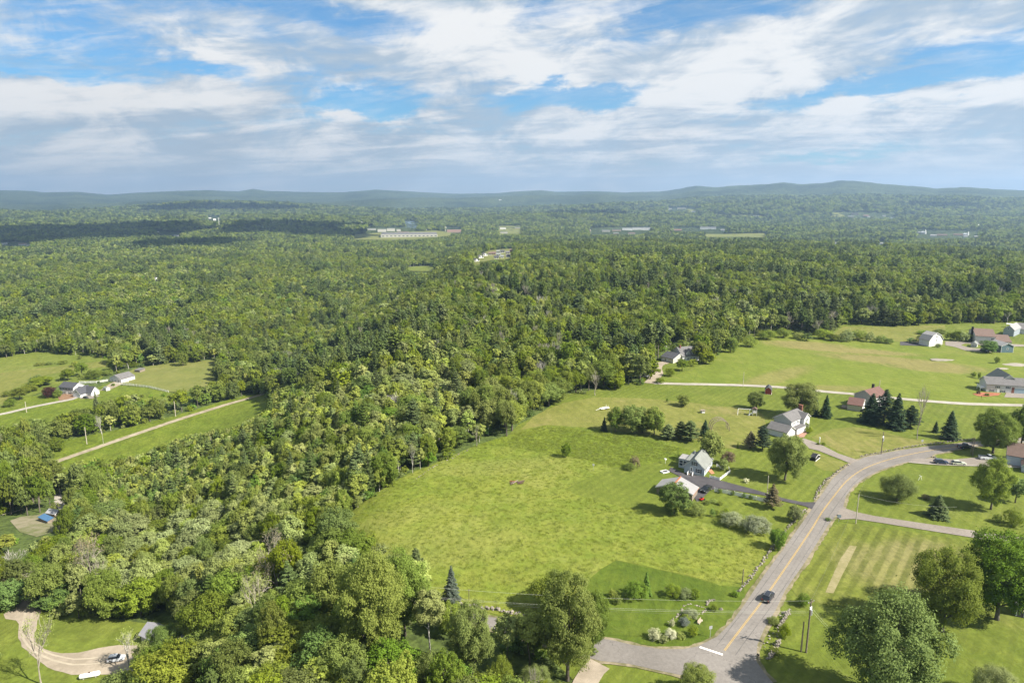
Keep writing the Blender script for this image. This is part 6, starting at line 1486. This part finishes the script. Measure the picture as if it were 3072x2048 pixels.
stone_wall([(1262,1790),(1330,1802),(1400,1816),(1470,1828),(1540,1842),(1600,1856),(1640,1868)], 'stone wall between the hay field and the lower road', .9, .8, .8, .62)
stone_wall([(2372,1832),(2358,1852),(2345,1872),(2336,1890)], 'upper stretch of the old stone foundation by the road', .6, .9, .5, .3, 3)
stone_wall([(2340,1922),(2330,1942),(2318,1962),(2304,1978)], 'lower stretch of the old stone foundation by the road', .6, .9, .5, .3, 3)
stone_wall([(2344,1840),(2332,1858),(2322,1880),(2312,1900),(2300,1930),(2290,1960)], 'loose rubble between the foundation and the road', 3.0, .2, .42, 1.0, 2)
stone_wall([(2117,1818),(2124,1806),(2135,1802),(2142,1800)], 'short curved stone wall in the garden lawn', .5, .5, .55, .35)
stone_wall([(2042,1838),(2050,1822),(2062,1812),(2090,1818),(2116,1824),(2112,1836),(2092,1846)], 'stone edging of the upper garden bed', .4, .3, .45, .4, 1)
stone_wall([(2002,1870),(2022,1856),(2044,1842),(2070,1846),(2090,1856)], 'stone edging below the upper garden bed', .5, .3, .5, .4, 1)
stone_wall([(1988,1764),(2014,1768),(2040,1776),(2070,1786),(2092,1790)], 'pale stones of the island flower bed', .4, .3, .45, .5, 1)
stone_wall([(2788,1371),(2796,1372),(2806,1374)], 'small heap of pale rocks at the road fork', .8, .4, .8, .6, 2)
stone_wall([(1240,1440),(1300,1402),(1350,1378),(1410,1346)], 'thin stone row at the wood edge of the hay field', .8, .3, .6, 1.3, 1)
stone_wall([(2438,1640),(2420,1668),(2404,1690),(2380,1730)], 'rubble along the right shoulder of the road', .8, .2, .45, 1.2, 1)
def boulder(bx_, by_, w_, h_, label, m=None, seed=3):
    p = at(bx_, by_); me = rock_mesh(seed, m or ST2, 1.0); bm = bmesh.new(); bm.from_mesh(me); bmesh.ops.subdivide_edges(bm, edges=bm.edges, cuts=2, use_grid_fill=True)
    rng = random.Random(seed)
    for v in bm.verts: v.co *= 1+rng.uniform(-.09, .09)
    bm.to_mesh(me); bm.free(); o = obj('boulder', me, None, (p.x, p.y, p.z)); o.scale = (w_, w_*.6, h_); return tag(o, label, 'boulder')
boulder(2824, 1080, 13, 1.6, 'broad pale rock outcrop in the mown field'); boulder(2812, 1078, 6, 1.3, 'darker lump beside the pale rock outcrop', STN, 5)
boulder(3050, 1095, 14, 1.4, 'pale rock ledge at the right edge above the ranch house', None, 6); boulder(3005, 1106, 8, 1.0, 'low end of the ledge above the ranch house', None, 7)
boulder(2352, 1838, 1.5, 1.1, 'large pale rock at the top of the rubble', None, 8); boulder(2104, 1843, .01, .01, 'x') if False else None
boulder(2164, 1829, 1.3, 1.3, 'squared pale stone on the garden lawn', None, 9)
# bench and gravestone-like blocks of the garden
p = at(2100, 1868); root = empty('bench', p, .9); tag(root, 'pale wooden bench beside the garden beds', 'bench')
MB().box(-.9,-.25,.4,.9,.25,.48).build('seat', TANW, root); MB().box(-.9,.22,.55,.9,.27,.95).build('backrest', TANW, root)
for s in (-.75, .75):
    for q in (-.2, .2): MB().box(s-.05,q-.04,0,s+.05,q+.04,.4).build('leg', WHITEP, root)

# ------------------------------------------------------------------ fences
def fence(pts, label, kind='panel', hgt_=1.0, step=2.2, gaps=(), m=None):
    m = m or WHITEP
    P = [at(*p) for p in pts]; root = empty('fence', P[0]); tag(root, label, 'fence'); o0 = P[0]; idx_ = 0
    pm_ = MB().box(-.07,-.07,-.2,.07,.07,hgt_+.15).mesh('post', m)
    for i in range(len(P)-1):
        a, b_ = P[i], P[i+1]; d = b_-a; n = max(1, round(d.length/step)); rz = math.atan2(d.y, d.x); sl = d.length/n
        mb = MB()
        if kind == 'panel':
            mb.box(.08,-.02,hgt_-.1,sl-.08,.02,hgt_).box(.08,-.02,.12,sl-.08,.02,.22); k = .16
            while k < sl-.17: mb.box(k,-.015,.2,k+.155,.015,hgt_-.08); k += .17
        elif kind == 'rail':
            for zz in (.3, .65, 1.0): mb.box(.06,-.025,zz*hgt_-.13,sl-.06,.025,zz*hgt_+.1)
        pn = mb.mesh('panel', m)
        for k in range(n+1):
            q = a.lerp(b_, k/n)-o0
            if k < n or i == len(P)-2: obj('post', pm_, root, q, rz)
            if k < n and (idx_ not in gaps): obj('panel' if kind == 'panel' else 'rail', pn, root, q, rz)
            idx_ += 1
    return root
fence([(2143,1474),(2180,1481),(2225,1490),(2268,1500),(2303,1508)], 'white panel fence with gaps beside the dark driveway', 'panel', 1.3, 2.9)
fence([(2129,1434),(2159,1441),(2176,1428),(2190,1418),(2186,1408)], 'white picket fence round the little front yard', 'panel', 1.0, 2.2)
fence([(2150,1400),(2163,1405),(2172,1409)], 'white picket fence at the back of the front yard', 'panel', 1.0, 2.2)
fence([(348,1153),(400,1158),(450,1164),(506,1178)], 'long white rail fence of the paddock', 'rail', 1.7, 3.6)
fence([(365,1148),(386,1147)], 'short white rail fence in front of the small barn', 'rail', 1.7, 3.2)
fence([(238,1150),(290,1149),(330,1143)], 'pale rail fence behind the colonial house', 'rail', 1.6, 4.0)

# ------------------------------------------------------------------ small things on the lawns
p = at(2250, 1245); root = empty('swing_set', p, -.25); tag(root, 'white wooden swing set with tower on the dry lawn', 'swing set')
k = 1.0
MB().tube([(-5,0,2.6),(1,0,2.6)], .1, 6).build('beam', WHITEP, root)
for x_ in (-5, -.2):
    for s in (-1.1, 1.1): MB().tube([(x_,0,2.6),(x_-.2,s,0)], .09, 5).build('leg', WHITEP, root)
for x_ in (-4, -2.4): 
    MB().box(x_-.25,-.12,.6,x_+.25,.12,.66).build('swing', BLK, root)
    MB().tube([(x_-.22,0,.63),(x_-.22,0,2.6)], .02, 3).tube([(x_+.22,0,.63),(x_+.22,0,2.6)], .02, 3).build('chain', GALV, root)
for x_ in (1, 2.6):
    for s in (-.9, .9): MB().box(x_-.07,s-.07,0,x_+.07,s+.07,3.1).build('tower_post', WHITEP, root)
MB().box(.9,-1,1.3,2.7,1,1.42).build('deck', WOODB, root); MB().prism([(.7,3.05),(1.8,3.7),(2.9,3.05)], -1.1, 1.1).build('roof', R_BROWN, root)
for s in (-.95, .9): MB().box(.95,s,1.42,2.65,s+.05,2.1).build('railing', WHITEP, root)
MB().add([(-.9,-.9,.0),(-.9,.1,0),(.9,.1,1.3),(.9,-.9,1.3),(-.9,-.9,.08),(-.9,.1,.08),(.9,.1,1.4),(.9,-.9,1.4)], [(0,1,2,3),(7,6,5,4),(0,3,7,4),(1,5,6,2),(0,4,5,1),(3,2,6,7)]).build('ladder', WHITEP, root)
p = at(2108, 1238); root = empty('play_box', p, .2); tag(root, 'tiny white hut with flat brown roof on the dry lawn', 'hut')
MB().box(-.7,-.7,0,.7,.7,1.2).build('wall', WHITE, root); MB().box(-1.1,-1,1.2,1,.9,1.32).build('roof', WOODB, root)
# arched net frame
p = at(2161, 1293); root = empty('net_frame', p, 0); tag(root, 'brown arched net frame standing on the dry lawn', 'frame')
for y_ in (0, 2, 4):
    MB().tube([(-3.6*math.cos(t), y_, 4.6*math.sin(t)**.7) for t in np.linspace(0, math.pi, 15)], .16, 5).build('hoop', WOODB, root)
for t in np.linspace(0, math.pi, 11): MB().tube([(-3.6*math.cos(t),0,4.6*max(math.sin(t),0)**.7),(-3.6*math.cos(t),4,4.6*max(math.sin(t),0)**.7)], .05, 3).build('rod', WOODB, root)
# white trailer boat on the dry lawn
p = at(1813, 1227); root = empty('trailer', p, .5); tag(root, 'small white open trailer at the left end of the dry lawn', 'trailer')
MB().box(-2.2,-.9,.5,2.2,.9,.7).build('bed', WHITEP, root); MB().tube([(-2.2,0,.5),(-4.6,0,.3)], .07, 5).build('drawbar', WHITEP, root)
for s in (-1, 1): MB().tube([(.2,s*.95,.32),(.2,s*1.12,.32)], .32, 10).build('wheel', TYRE, root)
for s in (-.85, .85): MB().tube([(1.6,s,.7),(1.6,s,1.9)], .05, 4).build('upright', WHITEP, root)
# white lawn post, purple martin pole, bird boxes
def thinpost(nm, bx_, by_, top, label, cat, head=None, r=.06, m=WHITEP):
    p = at(bx_, by_); H = tall(p, top); root = empty(nm, p, .4); tag(root, label, cat); MB().tube([(0,0,-.2),(0,0,H-.25)], r, 6).build('post', m, root); hs = head or .2
    MB().box(-hs,-hs,H-.3,hs,hs,H).prism([(-hs*1.3,H),(hs*1.3,H),(0,H+hs)], -hs*1.2, hs*1.2).build('box', m, root)
thinpost('lawn_post', 2458, 1332, 1312, 'thick white post between two bushes on the dry lawn', 'post', .16, .14)
thinpost('bird_house', 1996, 1390, 1376, 'thin white bird box pole left of the pale blue house', 'bird box', .3, .05)
thinpost('bird_house', 1780, 1411, 1393, 'small grey bird box on a post in the meadow', 'bird box', .26, .06, GALV)
thinpost('marker_post', 1407, 1800, 1768, 'dark stake in the grass near the field corner', 'stake', .1, .07, POLEM)
stone_wall([(2926,1436),(2938,1440),(2950,1444),(2962,1448),(2958,1436)], 'pinkish rock garden left of the tall dense tree', 1.2, .4, .8, .7, 2)
p = at(2760, 1440); root = empty('garden_trellis', p, .2); tag(root, 'small pale A shaped trellis on the lawn inside the bend', 'trellis')
for s in (-.7, .7): MB().tube([(s,0,0),(0,0,1.6)], .06, 5).build('leg', WHITEP, root)
MB().tube([(0,-.6,1.6),(0,.6,1.6)], .05, 5).build('ridge_bar', WHITEP, root)
# white hot tub / tray by the drive
p = at(1994, 1416); root = empty('garden_tray', p, .45); tag(root, 'white square planter with dark soil left of the asphalt', 'planter')
MB().box(-1.3,-.9,0,1.3,-.7,.45).box(-1.3,.7,0,1.3,.9,.45).box(-1.3,-.7,0,-1.1,.7,.45).box(1.1,-.7,0,1.3,.7,.45).build('frame', WHITEP, root); MB().box(-1.1,-.7,0,1.1,.7,.3).build('soil', BLK, root)
p = at(2106, 1500); root = empty('ride_on_mower', p, .7); tag(root, 'red garden machine at the edge of the asphalt by the garage', 'mower')
MB().box(-.9,-.4,.35,.5,.4,.75).build('body', TAIL, root); MB().box(-.5,-.25,.75,-.1,.25,1.1).build('seat', BLK, root)
for x_ in (-.6,.6):
    for s in (-.5,.5): MB().tube([(x_,s-.08,.28),(x_,s+.08,.28)], .28, 8).build('wheel', TYRE, root)
# fire pit heap in the hay
for i, (dx, dy, l_, a_, m_) in enumerate([(-1.6,0,1.8,.3,R_RED),(-1.4,.5,2.4,-.4,R_RUST),(-.7,-.3,2.8,.9,WOODB),(.2,.3,2.4,-.9,R_BROWN),(1.0,-.1,2.2,.05,R_BROWN),(1.5,.4,1.8,.2,R_BROWN),(1.0,-.9,2.0,.02,R_RED),(-1.8,-.8,2.2,1.2,R_BROWN)]):
    p = at(1552, 1449)+Vector((dx, dy, .25+.12*(i % 3))); o = MB().tube([(-l_/2,0,0),(l_/2,0,.25)], .16, 6).build('log', m_); o.location = p; o.rotation_euler.z = a_
    tag(o, ['brown log at the left of the brush heap', 'rusty log in the brush heap', 'steep grey log in the brush heap', 'brown log in the middle of the heap', 'long brown log lying flat on the right of the heap', 'dark brown log at the right end of the heap', 'red brown board in front of the heap', 'brown log at the near left of the heap'][i], 'log', 'logs of the brush heap in the hay field')
# white propane tank
p = at(270, 2032); root = empty('propane_tank', p, .35); tag(root, 'long white propane tank at the bottom left edge', 'tank'); root.scale = (1.1,)*3
MB().tube([(-2.1,0,.75),(-2.0,0,.75),(-1.8,0,.75),(1.8,0,.75),(2.0,0,.75),(2.1,0,.75)], [.1,.38,.55,.55,.38,.1], 14).build('tank', WHITEP, root, True)
MB().box(-.2,-.15,1.25,.2,.15,1.5).build('valve_cover', R_BROWN, root)
for x_ in (-1.2, 1.2): MB().box(x_-.12,-.4,-.1,x_+.12,.4,.35).build('foot', CONCW, root)
p = at(160, 1798); 
# grey brush pile logs at left edge
for i in range(6):
    p = at(8+i*9, 1545-i*2); o = MB().tube([(-3,0,.2),(3,0,.5+.1*i)], .14, 5).build('fallen_log', BKD); o.location = p; o.rotation_euler.z = .5+.2*math.sin(i*2.1)
    tag(o, ['first', 'second', 'third', 'fourth', 'fifth', 'sixth'][i]+' fallen grey log from the left edge, beside the sandy clearing', 'log', 'fallen logs at the left edge')

# ------------------------------------------------------------------ clouds that throw the shadows on the far left woods (they hang outside the picture)
def cloud(px, py, wpx, y0, y1, label, seed):
    p = at(px, py); near, far = at(px, y1), at(px, y0); D_ = p.length; alt = max(950, .47*D_)
    c = p+SUNV*((alt-p.z)/SUNV.z); rng = random.Random(seed); bm = bmesh.new()
    rx = wpx/2/pxm(p); ry = min((far-near).length/2, rx*1.6)
    bmesh.ops.create_icosphere(bm, subdivisions=5, radius=1.0)
    for v in bm.verts:
        d = v.co.copy(); k = 1+.5*mn.noise(d*1.7+Vector((seed*3.1, 0, 0)))+.28*mn.noise(d*4.3+Vector((0, seed*1.7, 0)))+.15*mn.noise(d*9); v.co = Vector((d.x*rx*k, d.y*ry*k, d.z*90*k))
    me = bpy.data.meshes.new('cloud'); bm.to_mesh(me); bm.free(); me.materials.append(CLM); me.polygons.foreach_set('use_smooth', [True]*len(me.polygons)); o = obj('cloud', me, None, c); o['kind'] = 'structure'; tag(o, label)
from mathutils import noise as mn
CLM, _t, _b = mat('cloud_white', (.8,.8,.8), 1, 0)
cloud(150, 708, 680, 662, 756, 'white cloud shading the woods at the far left', 1)
cloud(560, 735, 230, 715, 752, 'small white cloud shading a patch of mid left forest', 2)
cloud(900, 672, 330, 655, 690, 'white cloud shading the forest left of the works', 3)
cloud(640, 622, 430, 613, 632, 'white cloud shading a low far ridge', 4)
cloud(1745, 645, 200, 634, 656, 'white cloud shading the slope left of the hill field', 5)
cloud(2810, 622, 170, 616, 628, 'white cloud shading the mountain foot at right', 6)
cloud(1000, 706, 190, 696, 716, 'small white cloud shading the forest before the works', 7)

# ------------------------------------------------------------------ air
def haze():
    m = bpy.data.materials.new('air'); m.use_nodes = True; t = NT(m.node_tree); t.n.clear()
    o = t.new('ShaderNodeOutputMaterial'); v = t.new('ShaderNodeVolumePrincipled')
    v.inputs['Color'].default_value = (.38, .56, .80, 1); v.inputs['Density'].default_value = 9.0e-5; v.inputs['Anisotropy'].default_value = .25
    t.l.new(v.outputs[0], o.inputs['Volume'])
    b = MB().box(-17600, -17600, -130, 17600, 17600, 560)
    tag(b.build('haze', m), 'thin blue summer haze over the valley', kind='stuff')
haze()
